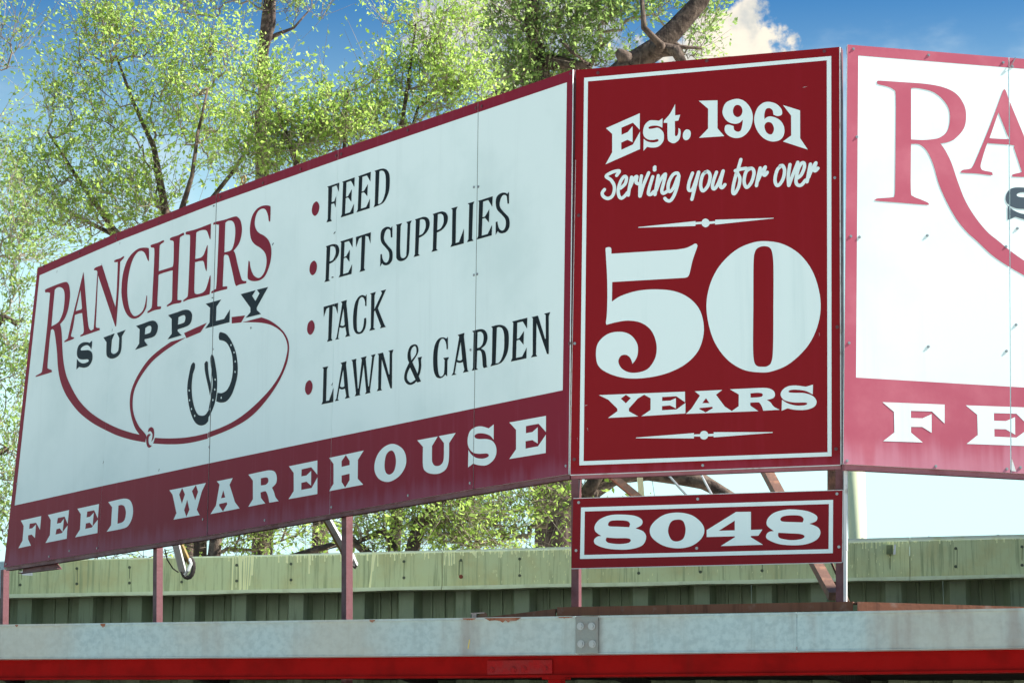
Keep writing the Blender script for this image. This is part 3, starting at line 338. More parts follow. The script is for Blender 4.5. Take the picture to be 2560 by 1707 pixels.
class Board:
    def __init__(s, pl, seams=()):
        s.o = Vector((pl[0], pl[1], 0)); s.d = Vector((pl[2], pl[3], 0)); s.n = Vector((pl[3], -pl[2], 0)); s.len = pl[4]; s.seams = seams; s.k = 0
    def P(s, u, v, off=0): return s.o + s.d * u + s.n * off + Vector((0, 0, v))
    def uv(s, x, y):
        a = spot(x, y, 1.0) - Vector((0, 0, EYE)); det = -a.x * s.d.y + a.y * s.d.x
        t = (-s.o.x * s.d.y + s.o.y * s.d.x) / det
        q = a * t; return ((Vector((q.x, q.y, 0)) - s.o).dot(s.d), EYE + q.z)
    def tri(s, contours, n=5, seams=True, shift=None, umin=None, box=None):
        """contours (flag,u,v) -> 2D triangles cut along the seams"""
        co, fa = [], []
        for c in contours:
            p = smooth(c, n)
            q = [p[0]]
            for a in p[1:]:
                if (a[0] - q[-1][0]) ** 2 + (a[1] - q[-1][1]) ** 2 > 1e-8: q.append(a)
            fa.append(list(range(len(co), len(co) + len(q)))); co += [Vector(a) for a in q]
        ed = [(f[i], f[(i + 1) % len(f)]) for f in fa for i in range(len(f))]
        v, _, f, _, _, _ = delaunay_2d_cdt(co, ed, [], 0, 1e-5)
        def inside(pt, poly):
            r = False; j = len(poly) - 1
            for i in range(len(poly)):
                a, b = poly[i], poly[j]
                if (a.y > pt.y) != (b.y > pt.y) and pt.x < (b.x - a.x) * (pt.y - a.y) / (b.y - a.y) + a.x: r = not r
                j = i
            return r
        polys = [[co[i] for i in g] for g in fa]
        keep = []
        for t in f:
            c = (v[t[0]] + v[t[1]] + v[t[2]]) / 3
            if inside(c, polys[0]) and not any(inside(c, h) for h in polys[1:]): keep.append(t)
        bm = bmesh.new()
        if shift: bv = [bm.verts.new(shift(a.x, a.y) + (0,)) for a in v]
        else: bv = [bm.verts.new((a.x, a.y, 0)) for a in v]
        for t in keep:
            try: bm.faces.new([bv[i] for i in t])
            except ValueError: pass
        cuts = []
        if seams:
            for (u0, v0), (u1, v1), g in s.seams:
                dn = Vector((v1 - v0, u0 - u1, 0)).normalized(); cuts.append((Vector((u0, v0, 0)), dn, g / 2))
        for co_, no, g in cuts:
            for sg in (-1, 1):
                bmesh.ops.bisect_plane(bm, geom=bm.verts[:] + bm.edges[:] + bm.faces[:], plane_co=co_ + no * g * sg, plane_no=no, dist=1e-6)
            dl = [f_ for f_ in bm.faces if abs((f_.calc_center_median() - co_).dot(no)) < g * .98]
            bmesh.ops.delete(bm, geom=dl, context='FACES')
        if umin is not None:
            bmesh.ops.bisect_plane(bm, geom=bm.verts[:] + bm.edges[:] + bm.faces[:], plane_co=(umin, 0, 0), plane_no=(1, 0, 0), dist=1e-6, clear_inner=True)
        bmesh.ops.delete(bm, geom=[x for x in bm.verts if not x.link_faces], context='VERTS')
        return bm
    def print_(s, name, shapes, mat, parent, label=None, off=.0006, step=.0001, **kw):
        mb = MB()
        for sh in shapes:
            bm = s.tri(sh, **kw); s.k += 1; o = off + (s.k % 6) * step
            bm.verts.index_update()
            vs = [s.P(x.co.x, x.co.y, o) for x in bm.verts]
            fs = []
            for f in bm.faces:
                ids = [x.index for x in f.verts]
                nn = (vs[ids[1]] - vs[ids[0]]).cross(vs[ids[2]] - vs[ids[0]])
                fs.append(ids if nn.dot(s.n) > 0 else ids[::-1])
            mb.add(vs, fs); bm.free()
        ob = mb.build(name, mat, parent)
        if label: ob['label'] = label
        return ob
    def slab(s, name, poly, f, b, mat, parent, label=None, mb=None):
        """a solid plate: poly in (u, v), front face at offset f, back at b"""
        n = len(poly); own = mb is None; mb = mb or MB()
        vs = [s.P(u, v, f) for u, v in poly] + [s.P(u, v, b) for u, v in poly]
        ar = sum(poly[i][0] * poly[(i + 1) % n][1] - poly[(i + 1) % n][0] * poly[i][1] for i in range(n))
        fr = list(range(n)); fs = [fr, [i + n for i in fr[::-1]]]
        fs += [(i, i + n, (i + 1) % n + n, (i + 1) % n) for i in range(n)]
        if ar < 0: fs = [q[::-1] for q in fs]
        mb.add(vs, fs)
        if own:
            o = mb.build(name, mat, parent)
            if label: o['label'] = label
            return o
def pxq(bd, *pts): return [bd.uv(*p) for p in pts]

# shared screw: washer + hexagon head, axis +Z
def screw_mesh(name, r, mat):
    mb = MB()
    for rr, z0, z1, n in ((r, 0, r * .22, 10), (r * .62, r * .22, r * .5, 6)):
        vs = [(rr * math.cos(a), rr * math.sin(a), z) for z in (z0, z1) for a in [2 * math.pi * k / n for k in range(n)]]
        mb.add(vs, [tuple(range(n, 2 * n))] + [(k, (k + 1) % n, (k + 1) % n + n, k + n) for k in range(n)])
    me = bpy.data.meshes.new(name); me.from_pydata([tuple(v) for v in mb.v], [], mb.f); me.materials.append(mat); return me
SCREW = screw_mesh('screw', .0085, MT['screw']); SCREWR = screw_mesh('screw_painted', .0105, MT['screwr']); BOLT = screw_mesh('bolt', .021, MT['screw']); BOLTR = screw_mesh('bolt_red', .017, MT['redold'])
ROOFS = screw_mesh('roof_screw', .013, material('oxidised_screw', (.09, .11, .06), .7)); RUSTS = screw_mesh('rust_screw', .018, material('rust_screw', (.25, .05, .02), .7))
def screw(me, loc, n, parent, name='screw'):
    o = bpy.data.objects.new(name, me); col.objects.link(o); o.parent = parent
    o.location = loc - origin(parent); o.rotation_euler = Vector(n).to_track_quat('Z', 'X').to_euler(); o.rotation_euler.rotate_axis('Z', random.uniform(0, 1)); return o
rnd = random.Random(7)

# ------------------------------------------------------------------ the ground
def ground():
    g = 30; S = 1500; vs = []; fs = []
    for j in range(g + 1):
        for i in range(g + 1):
            x = (i / g - .5) * 2; y = (j / g - .5) * 2
            vs.append((x * abs(x) * S, y * abs(y) * S + 20, 0))
    for j in range(g):
        for i in range(g): a = j * (g + 1) + i; fs.append((a, a + 1, a + g + 2, a + g + 1))
    o = mesh_obj('ground', vs, fs, MT['ground']); tag(o, kind='structure'); return o
ground()

# ------------------------------------------------------------------ the store: gutter, red beam, porch, parapet
bd_g = Board(GUT); bd_w = Board(WALL)
store = empty('feed_store_building', spot(1280, 1990, 13.6) * Vector((1, 1, 0)) if False else Vector((0, 13.6, 0)),
              'low metal feed store with grey gutter over a red porch beam and green flashed parapet', 'building')
XL, XR = -700, 4200
def gl(x): return 1560.4 + (1519.5 - 1560.4) * x / 2560 + (1.9 * math.sin(math.pi * min(1, max(0, x / 2560))))
def gb(x): return 1643.6 + (1616.0 - 1643.6) * x / 2560 + (3.6 * math.sin(math.pi * min(1, max(0, x / 2560))))
def rb(x): return 1693.5 + (1674 - 1693.5) * x / 2560 + (4 * math.sin(math.pi * min(1, max(0, x / 2560))))
# gutter lengths, each a folded box with a drip lip
def gutter(xs, label=None):
    top = [bd_g.uv(x, gl(x)) for x in xs]; bot = [bd_g.uv(x, gb(x)) for x in xs]
    g = MB(); bd_g.slab('', top + bot[::-1], 0, -.004, None, None, mb=g)
    bd_g.slab('', [(u, v + .0) for u, v in top] + [(u, v - .012) for u, v in top[::-1]], .010, .0005, None, None, mb=g)
    bd_g.slab('', [(u, v - .0005) for u, v in bot] + [(u, v - .006) for u, v in bot[::-1]], .004, -.125, None, None, mb=g)
    bd_g.slab('', [(u, v + .001) for u, v in bot] + [(u, v - .02) for u, v in top[::-1]], -.121, -.125, None, None, mb=g)
    o = g.build('gutter', MT['galv'], store)
    if label: o['label'] = label
    return o
def rng(a, b, st=160):
    n = max(2, int(abs(b - a) / st) + 1); return [a + (b - a) * i / (n - 1) for i in range(n)]
gut1 = gutter(rng(XL, 1439), 'galvanised gutter length with rust spots on its rim')
gut2 = gutter(rng(1441, 1991))
gut3 = gutter(rng(1993, XR))
# splice plate with four bolts
p = pxq(bd_g, (1441, 1541.5), (1497, 1540.5), (1497, 1632), (1441, 1633))
sp_ = bd_g.slab('splice_plate', p, .0145, .0105, MT['plate'], gut2)
for x, y in ((1453.4, 1565), (1481.4, 1565), (1454.8, 1609), (1483.3, 1609)):
    u, v = bd_g.uv(x, y); screw(BOLT, bd_g.P(u, v, .0145), bd_g.n, gut2, 'bolt')
# rust that has run down from the rim
def blob(bd, x0, x1, y, d, off, jag=6):
    n = 14; pts = []
    for i in range(n + 1):
        x = x0 + (x1 - x0) * i / n; pts.append((0,) + bd.uv(x, gl(x) + 1.5 if bd is bd_g else y))
    for i in range(n, -1, -1):
        x = x0 + (x1 - x0) * i / n; e = d * (math.sin(math.pi * i / n) ** .6) * (.45 + .55 * rnd.random())
        pts.append((0,) + bd.uv(x, (gl(x) if bd is bd_g else y) + 1.6 + e))
    return [pts]
ru = [blob(bd_g, *a) for a in ((1158, 1192, 0, 7, 0), (1212, 1305, 0, 13, 0), (925, 940, 0, 9, 0), (253, 266, 0, 12, 0), (40, 48, 0, 6, 0), (1395, 1435, 0, 5, 0), (1441, 1497, 0, 4, 0))]
for q in ru: bd_g.print_('rust_stain', [q], MT['rust'], gut1, off=.0105)
bd_g.print_('paint_mark', [[[(0,) + bd_g.uv(*q) for q in ((1173, 1598), (1175, 1598), (1171, 1621), (1169, 1620))]]], material('yellow_paint', (.6, .45, .05), .5), gut1, off=.0006)
# red beam: web, bottom flange
bm_ = MB()
xs = rng(XL, XR); top = [bd_g.uv(x, gb(x) - 12) for x in xs]; bot = [bd_g.uv(x, rb(x)) for x in xs]
RO = -.105
def sh(u): return u
bd_r = Board((GUT[0] - bd_g.n.x * .0, GUT[1], GUT[2], GUT[3], GUT[4]))
bd_g.slab('', top + bot[::-1], RO, RO - .008, None, None, mb=bm_)
bd_g.slab('', [(u, v + .006) for u, v in bot] + [(u, v - .004) for u, v in bot[::-1]], RO + .012, RO - .10, None, None, mb=bm_)
beam = bm_.build('porch_beam', MT['redbeam'], store)
pl_ = pxq(bd_g, (1203, 1648), (1366, 1646), (1366, 1680), (1203, 1683))
bd_g.slab('splice_plate', pl_, RO + .011, RO + .0005, MT['redold'], beam)
for x, y in ((1215, 1671), (1269, 1670.5), (1295, 1669), (1348.6, 1668.6)):
    u, v = bd_g.uv(x, y); screw(BOLTR, bd_g.P(u, v, RO + .011), bd_g.n, beam, 'bolt')
# porch posts
for k, x in enumerate((-520, 1369, 3180, 4150)):
    a = bd_g.uv(x - 16, rb(x) + 2); b_ = bd_g.uv(x + 16, rb(x) + 2)
    po = MB(); bd_g.slab('', [(a[0], a[1]), (b_[0], a[1]), (b_[0], 0.002), (a[0], 0.002)], RO - .01, RO - .085, None, None, mb=po)
    bd_g.slab('', [(a[0] - .03, a[1] + .0), (b_[0] + .03, a[1]), (b_[0] + .03, a[1] - .012), (a[0] - .03, a[1] - .012)], RO + .01, RO - .095, None, None, mb=po)
    po.build('porch_post', MT['redbeam'], store)
# porch roof deck and the shaded shop wall under it
u0, vt0 = bd_g.uv(XL, gl(XL)); u1, vt1 = bd_g.uv(XR, gl(XR))
w0 = bd_w.uv(XL, 1500)[0]; w1 = bd_w.uv(XR, 1500)[0]
dz = .11
A_, B_ = bd_g.P(u0, vt0 - dz, -.13), bd_g.P(u1, vt1 - dz, -.13)
C_, D_ = bd_w.P(w1, vt1 + .05, -.2), bd_w.P(w0, vt0 + .05, -.2)
MB().hexa([A_, B_, C_, D_] + [v - Vector((0, 0, .04)) for v in (A_, B_, C_, D_)]).build('porch_roof', MT['porchdark'], store)
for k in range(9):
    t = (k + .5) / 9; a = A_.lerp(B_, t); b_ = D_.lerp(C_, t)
    MB().bar(a + Vector((0, 0, -.09)), b_ + Vector((0, 0, -.09)), .05, .09).build('rafter', MT['porchdark'], store)
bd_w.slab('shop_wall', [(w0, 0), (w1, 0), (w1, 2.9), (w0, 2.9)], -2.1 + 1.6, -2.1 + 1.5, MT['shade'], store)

# parapet: ribbed steel wall with pressed flashing along its head
def ct(x): return 1407.0 + (1349 - 1407.0) * x / 2560 + 1.8 * math.sin(math.pi * x / 2560)
def cb(x): return 1496.8 + (1446.6 - 1496.8) * x / 2560 + 1.2 * math.sin(math.pi * x / 2560)
joints = [-700, 23, 1110, 2274, 3260, 4200]
capm = []
for a, b_ in zip(joints, joints[1:]):
    xs = rng(a + .7, b_ - .7, 120)
    t_ = [bd_w.uv(x, ct(x)) for x in xs]; bo = [bd_w.uv(x, cb(x) - 9) for x in xs]; bl = [bd_w.uv(x, cb(x) + 1.2 * math.sin(x * .017)) for x in xs]
    tl = [bd_w.uv(x, ct(x) - 2.5 - 8.5 * min(1, max(0, (x - 200) / 2000))) for x in xs]
    m = MT['cap'] if a > 0 else MT['galv']
    o = bd_w.slab('parapet_flashing', t_ + bo[::-1], .10, -.02, m, store); capm.append(o)
    if a < 0: o['label'] = 'grey galvanised flashing length at the left end'
    mb = MB(); bd_w.slab('', bo + bl[::-1], .125, .0, None, None, mb=mb)
    mb.build('drip_edge', MT['lip'] if a > 0 else MT['galv'], o)
    mb = MB(); bd_w.slab('', tl + [(u, v - .001) for u, v in t_[::-1]], .09, -.3, None, None, mb=mb)
    mb.build('roof_edge', MT['whitemetal'] if a < 0 else material('pale_roof_edge', (.58, .64, .55), .6, .3, var=((.5, .54, .36), .45, .7), vscale=8), o)
main = capm[1]
def capof(x): return capm[0] if x < 23 else capm[1] if x < 1110 else capm[2] if x < 2274 else capm[3] if x < 3260 else capm[4]
for i, x in enumerate((60, 201, 332, 462, 599, 734, 878, 1015, 1157, 1303, 1450, 1599, 1753, 1906, 2060, 2224, 2388, 2553, 2715, 2870, 3030, 3190, 3345, 3500)):
    yt, yb = ct(x) + 20, cb(x) - 32
    if x != 2224:
        for y in (yt, yb):
            u, v = bd_w.uv(x, y); screw(RUSTS if (x, y) in ((1157, yb), (1450, yb)) else ROOFS, bd_w.P(u, v, .1005), bd_w.n, capof(x))
    u, v = bd_w.uv(x, yt); u2, v2 = bd_w.uv(x + rnd.uniform(-1, 1), cb(x) - 16 - rnd.random() * 6)
    sh_ = []
    for du in ((-.014, .012) if i % 4 == 0 else (.002,)):
        wd = .002 + .0035 * rnd.random(); v2 += rnd.uniform(0, .07); sh_.append([[(0, u + du - wd, v), (0, u + du + wd, v - .004), (0, u2 + du + wd * .5, v2), (0, u2 + du - wd, v2 + .02)]])
    bd_w.print_('grime_streak', sh_, MT['moss'], capof(x), off=.1003)
# cream paint drips
def drip(x, y0, y1, wpx, lean=0):
    a = [(1,) + bd_w.uv(x - wpx / 2, y0), (1,) + bd_w.uv(x - wpx * .35 + lean * .5, (y0 + y1) / 2), (1,) + bd_w.uv(x - wpx * .5 + lean, y1 - 2), (1,) + bd_w.uv(x + lean, y1), (1,) + bd_w.uv(x + wpx * .5 + lean, y1 - 2), (1,) + bd_w.uv(x + wpx * .35 + lean * .5, (y0 + y1) / 2), (1,) + bd_w.uv(x + wpx / 2, y0)]
    return [a]
dr = {1: [], 2: [], 3: []}
def ad(x, *a, **k): dr[1 if x < 1110 else 2 if x < 2274 else 3].append(drip(x, *a, **k))
for x, y1, ww, le in ((590, 1480, 4, -3), (597, 1470, 2, 0), (606, 1481, 6, 2), (611, 1472, 3, -1), (618, 1481, 5, -2), (624, 1478, 3, -4), (630, 1481, 4, -5), (637, 1465, 3, -6), (640, 1440, 5, -3), (939, 1474, 6, -9), (943, 1430, 5, -6), (950, 1418, 3, 0), (779, 1436, 4, 0), (782, 1415, 3, 0), (1118, 1415, 4, -2), (1127, 1416, 4, 1), (1134, 1416, 3, 0), (1140, 1412, 4, 0)):
    ad(x, ct(x) - .5, y1, ww, lean=le)
for a, b_, n, mx in ((560, 900, 45, 16), (900, 1250, 50, 16), (1230, 1440, 50, 18), (2118, 2274, 30, 14), (2275, 2560, 16, 8)):
    for k in range(n):
        x = rnd.uniform(a, b_); ad(x, ct(x) - .5, ct(x) + 3 + mx * rnd.random() ** 2, rnd.uniform(1.5, 4))
for k in range(150):
    x = rnd.uniform(1200, 2300); y = ct(x) + 8 + 70 * rnd.random(); le = rnd.uniform(-1, 1)
    if 1440 < x < 2100 and rnd.random() < .3: continue
    ad(x, y, y + rnd.uniform(3, 8), 1.3, lean=le)
for k in (1, 2, 3):
    o = bd_w.print_('paint_drips', dr[k], MT['drip'], capm[k], off=.1008, n=3, step=.00001); o['kind'] = 'stuff'
# lumps of sealant and screws along the head
for k in range(34):
    x = 640 + k * 56 + rnd.uniform(-8, 8); u, v = bd_w.uv(x, ct(x) - 2.5 - 8.5 * min(1, max(0, (x - 200) / 2000)))
    screw(ROOFS if k % 3 else BOLT, bd_w.P(u, v - .004, .06), Vector((0, 0, 1)), capof(x), 'roof_screw')
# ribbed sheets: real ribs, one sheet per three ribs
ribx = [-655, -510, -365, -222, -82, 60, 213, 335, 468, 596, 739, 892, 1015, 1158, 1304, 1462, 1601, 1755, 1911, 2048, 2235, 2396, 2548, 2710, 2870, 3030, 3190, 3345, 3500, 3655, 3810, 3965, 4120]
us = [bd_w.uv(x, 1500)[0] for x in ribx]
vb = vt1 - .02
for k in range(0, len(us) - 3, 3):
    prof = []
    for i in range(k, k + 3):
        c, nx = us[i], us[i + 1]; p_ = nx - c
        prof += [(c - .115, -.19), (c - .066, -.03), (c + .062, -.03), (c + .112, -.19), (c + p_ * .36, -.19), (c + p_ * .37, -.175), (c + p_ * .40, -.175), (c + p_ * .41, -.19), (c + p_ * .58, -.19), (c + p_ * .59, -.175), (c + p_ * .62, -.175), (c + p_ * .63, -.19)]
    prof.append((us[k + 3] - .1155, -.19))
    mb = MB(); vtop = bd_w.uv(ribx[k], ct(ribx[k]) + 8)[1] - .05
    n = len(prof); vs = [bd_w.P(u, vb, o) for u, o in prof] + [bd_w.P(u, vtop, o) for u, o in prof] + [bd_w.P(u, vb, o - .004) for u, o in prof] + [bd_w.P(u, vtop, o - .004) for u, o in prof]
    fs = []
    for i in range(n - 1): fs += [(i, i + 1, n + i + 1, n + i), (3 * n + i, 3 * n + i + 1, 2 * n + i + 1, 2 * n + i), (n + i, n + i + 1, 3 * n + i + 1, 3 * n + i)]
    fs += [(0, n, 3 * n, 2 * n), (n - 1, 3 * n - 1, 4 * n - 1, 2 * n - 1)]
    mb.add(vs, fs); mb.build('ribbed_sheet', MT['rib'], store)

# ------------------------------------------------------------------ the sign boards
def seam(bd, a, b, g): return (bd.uv(*a), bd.uv(*b), g)
bl_ = Board(PL); bc = Board(PC); br = Board(PR)
SL = [((292.4, 582.6), (245.6, 1379.5), .0016), ((541.5, 485.7), (518, 1338), .008), ((845.6, 374.7), (824, 1284.8), .002), ((1195.7, 255.1), (1183.3, 1222), .005)]
bl_.seams = [seam(bl_, *s) for s in SL]
left = empty('billboard_sign', bl_.P(3.3, 2.7), 'long white board with maroon edges reading RANCHERS SUPPLY FEED WAREHOUSE, left of the red board', 'sign')
outl = [(94, 670), (292.4, 582.6), (541.5, 485.7), (845.6, 374.7), (1195.7, 255.1), (1432, 174.1)]
outb = [(9.6, 1417.8), (245.6, 1379.5), (518, 1338), (824, 1284.8), (1183.3, 1222), (1421.3, 1184.8)]
cu = [(bl_.uv(*a), bl_.uv(*b)) for a, b in zip(outl, outb)]
gaps = [0, .0008, .004, .001, .0025, 0]
for i in range(5):
    (a, b_), (c, d) = cu[i], cu[i + 1]; g0, g1 = gaps[i], gaps[i + 1]
    bl_.slab('panel', [(b_[0] + g0, b_[1]), (d[0] - g1, d[1]), (c[0] - g1, c[1]), (a[0] + g0, a[1])], 0, -.007, MT['panel'], left)
inn = [(99, 688.5), (302.3, 600), (541.3, 507.7), (845.6, 400.2), (1196.3, 281.3), (1417.4, 206.5), (1407, 975.5), (1183, 1021.2), (825.7, 1095), (519, 1158.5), (256, 1214.3), (36.7, 1263)]
F0 = lambda bd, pts: [(0,) + bd.uv(*p) for p in pts]
eps = lambda pts: pts
bl_.print_('border', [[F0(bl_, outl + outb[::-1]), F0(bl_, inn)]], MT['maroon'], left, 'maroon border and lower band')
def lettering(bd, data, parent, off=.0013, **kw):
    for nm, (c, gl_) in data.items():
        for g in gl_:
            bd.print_(KIND.get(nm, 'letter'), [parse(g)], MT[c], parent, off=off, **kw)
bl_.k = 0
KIND = {'lasso_loop': 'rope_loop', 'horseshoe': 'horseshoe', 'bullet': 'bullet_point', 'ornament': 'ornament', 'ornament_low': 'ornament'}
lettering(bl_, DATA_L, left)
def rails(bd, parent, top, bot, drop=.026, mat='steel'):
    """angle-iron frame behind a board"""
    for (pts, dv0, dv1) in ((top, .004, -.045), (bot, .02, -drop)):
        p = [bd.uv(*q) for q in pts]
        bd.slab('frame_rail', [(u, v + dv0) for u, v in p] + [(u, v + dv1) for u, v in p[::-1]], -.0125, -.055, MT[mat], parent)
rails(bl_, left, [(96, 671), outl[2], outl[3], (1430, 175.5)], [(12, 1417.5), outb[2], outb[3], (1420, 1185)])
for x0, y0, x1, y1 in ((541.5, 488, 518, 1336), (845, 377, 824, 1282), (1195, 258, 1183, 1219)):
    a = bl_.uv(x0, y0); b_ = bl_.uv(x1, y1)
    bl_.slab('frame_upright', [(a[0] - .03, a[1] - .05), (a[0] + .03, a[1] - .05), (b_[0] + .03, b_[1] + .03), (b_[0] - .03, b_[1] + .03)], -.0126, -.05, MT['gap'], left)
C_ = lambda c, x, y: (CRP[c][0] + x * CRP[c][2], CRP[c][1] + y * CRP[c][2])
CRP = {'A': (0, 600, .2551), 'B': (350, 500, .2551), 'C': (0, 1000, .3189), 'D': (300, 700, .3189), 'G2': (1000, 400, .2551), 'G4': (1050, 740, .2551), 'H1': (400, 1000, .3189), 'H2': (850, 960, .3189), 'H3': (1230, 960, .3189), 'N1': (1400, 1200, .32313), 'R1': (2060, 80, .3189), 'R2': (2060, 500, .2551), 'R3': (2060, 880, .24237)}
for x, y in [(109, 666), (199, 633), (290, 596), (551, 493), (658, 458), (752, 423.5), (841, 390), (854, 386), (1020, 326), (1190, 271), (1205, 266.5), (1427, 184.5), (1424.5, 858.6)]:
    u, v = bl_.uv(x, y); screw(SCREWR, bl_.P(u, v, .0013), bl_.n, left)
for c, x, y in [('G2', 726, 268), ('G2', 770, 264), ('G2', 726, 1128), ('G2', 759, 1120), ('G4', 500, 528), ('C', 50, 1283), ('C', 387, 1225), ('C', 545, 1180), ('C', 762, 1160), ('C', 133, 655), ('H1', 337, 933), ('H1', 822, 940), ('H1', 1345, 838), ('H2', 535, 872), ('H2', 1020, 775), ('H3', 580, 640), ('D', 1027, 375), ('D', 701, 1308), ('D', 729, 543)]:
    u, v = bl_.uv(*C_(c, x, y)); screw(SCREW, bl_.P(u, v, .0013 + (.003 if c == 'G4' else 0)), bl_.n, left)
# dark ticks where old fixings have torn the vinyl
tk = []
for x, y, a in ((837, 583, .6), (832, 694, .1), (535, 516, .1), (532, 745, 0), (683, 611, .8), (398, 557, .8), (143, 680, 1.2), (300, 609, 1.2), (281, 826, 1.2), (828, 790, .9), (831, 961, .8), (259, 1156, 1), (398, 1175, 1)):
    u, v = bl_.uv(x, y); dx, dy = .012 * math.cos(a), .012 * math.sin(a); tk.append([[(0, u - dx, v - dy), (0, u + dx, v + dy - .004), (0, u + dx * .8, v + dy + .004), (0, u - dx, v - dy + .007)]])
for q in tk: bl_.print_('scuff', [q], MT['dark'], left, off=.0021)
for x0, y0, x1, y1, g in ((541.5, 485.7, 518, 1338, .0045), (1195.7, 255.1, 1183.3, 1222, .003)):
    a = bl_.uv(x0, y0); b_ = bl_.uv(x1, y1)
    bl_.slab('seam_shade_strip', [(a[0] - g, a[1]), (a[0] + g, a[1]), (b_[0] + g, b_[1]), (b_[0] - g, b_[1])], -.0006, -.0125, MT['gap'], left)  # added dark strip that paints the shade of the open seam
# small leftovers hanging under the left end
u, v = bl_.uv(40, 1415); u2, v2 = bl_.uv(122, 1402)
hang = MB(); bl_.slab('', [(u, v - .0), (u2, v2 + .0), (u2 + .10, v2 - .065), (u, v - .055)], -.06, -.066, None, None, mb=hang)
bl_.slab('', [(u, v - .05), (u2 + .095, v2 - .06), (u2 + .095, v2 - .066), (u, v - .056)], -.02, -.06, None, None, mb=hang)
hang.build('angle_offcut', MT['steel'], left)

red = empty('billboard_sign', bc.P(.8, 2.7), 'tall deep red board reading Est. 1961 Serving you for over 50 YEARS', 'sign')
CO = [(1440.4, 175.5), (2097.8, 117.9), (2100.7, 1160.7), (1426, 1185.8)]
bc.slab('panel', pxq(bc, *CO), 0, -.012, MT['red'], red)
bc.slab('panel_edge', pxq(bc, (1438.8, 400), (1439.6, 400), (1425.9, 1185.8), (1424.4, 1185.8)), .0005, -.0055, MT['whitemetal'], red)
bc.slab('panel_edge', pxq(bc, (2098.1, 118), (2100.6, 117.6), (2103.6, 1160.5), (2101, 1160.7)), .0005, -.0115, MT['whitemetal'], red)
bc.slab('panel_edge', pxq(bc, (1426, 1186), (2100.7, 1160.9), (2100.7, 1163), (1426, 1188)), .0005, -.0115, MT['whitemetal'], red)
bc.print_('border', [[F0(bc, [(1460.4, 195.2), (2078.2, 140.9), (2078.9, 1140), (1448.4, 1162.8)]), F0(bc, [(1470, 204.2), (2067, 151.5), (2068.9, 1130.1), (1459, 1152.3)])]], MT['white'], red, 'thin white frame line')
lettering(bc, DATA_C, red, off=.0013)
# brush script: rounded strokes
def strokes(bd, parent):
    mb = MB(); wd = SCRIPTW / 2
    for k, line in enumerate(SCRIPT):
        P_ = [tuple(float(q) / 1000 for q in t.split(',')) for t in line.split()]
        pts = [(1,) + q for q in P_]; pts[0] = (0,) + P_[0]; pts[-1] = (0,) + P_[-1]
        if len(P_) > 2:
            ext = pts + [(0,) + P_[-1]]; sm = []
            for i in range(len(P_) - 1):
                a = P_[max(i - 1, 0)]; b_ = P_[i]; c = P_[i + 1]; d = P_[min(i + 2, len(P_) - 1)]
                for j in range(6):
                    t = j / 6; f = lambda a, b, c, d: .5 * (2 * b + (c - a) * t + (2 * a - 5 * b + 4 * c - d) * t * t + (3 * b - a - 3 * c + d) * t ** 3)
                    sm.append((f(a[0], b_[0], c[0], d[0]), f(a[1], b_[1], c[1], d[1])))
            sm.append(P_[-1])
        else: sm = [P_[0], P_[1]]
        o = .0012 + (k % 5) * .0002; n = len(sm)
        nv = []
        for i, q in enumerate(sm):
            a = sm[max(i - 1, 0)]; b_ = sm[min(i + 1, n - 1)]; tx, ty = b_[0] - a[0], b_[1] - a[1]; l = math.hypot(tx, ty) or 1
            nv.append((-ty / l, tx / l))
        # miter-joined ribbon + round discs at every joint, each a hair above the last
        vs = [];
        for q, m in zip(sm, nv): vs += [bd.P(q[0] + m[0] * wd, q[1] + m[1] * wd, o), bd.P(q[0] - m[0] * wd, q[1] - m[1] * wd, o)]
        mb.add(vs, [(2 * i, 2 * i + 1, 2 * i + 3, 2 * i + 2) for i in range(n - 1)])
        for j, i in enumerate([0] + list(range(3, n - 2, 3)) + [n - 1]):
            q = sm[i]; oo = o + .00005 + (j % 3) * .00004
            mb.add([bd.P(q[0] + wd * math.cos(a), q[1] + wd * math.sin(a), oo) for a in [2 * math.pi * h / 12 for h in range(12)]], [tuple(range(12))])
    ob = mb.build('lettering', MT['white'], parent); ob['label'] = 'white brush script Serving you for over'
strokes(bc, red)
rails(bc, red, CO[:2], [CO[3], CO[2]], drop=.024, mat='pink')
for x, y in ((1494.9, 183), (1767, 153), (2061, 129), (2087, 445), (2093, 817.6), (2090, 1122), (1757, 1163), (1435.7, 1148), (1437, 858.6), (1447, 539)):
    u, v = bc.uv(x, y); screw(SCREW if (x, y) in ((1757, 1163), (1437, 858.6), (2087, 445)) else SCREWR, bc.P(u, v, .001), bc.n, red)
# scratches through to the white core
scr = []
for x, y, l, a in ((2012, 218, .03, .15), (1465, 1013, .022, .2), (1469, 1073, .02, 1.9), (1443, 1099, .03, 1.4), (2048, 837, .03, 1.57), (2046, 688, .01, 1.5), (2052, 870, .01, 1.5)):
    u, v = bc.uv(x, y); dx, dy = l / 2 * math.cos(a), l / 2 * math.sin(a)
    scr.append([[(1, u - dx, v - dy), (1, u + dy * .15, v - dx * .15 + .002), (1, u + dx, v + dy), (1, u + dy * .1, v - dx * .1)]])
for q in scr: bc.print_('scratch', [q], MT['white'], red, off=.002)

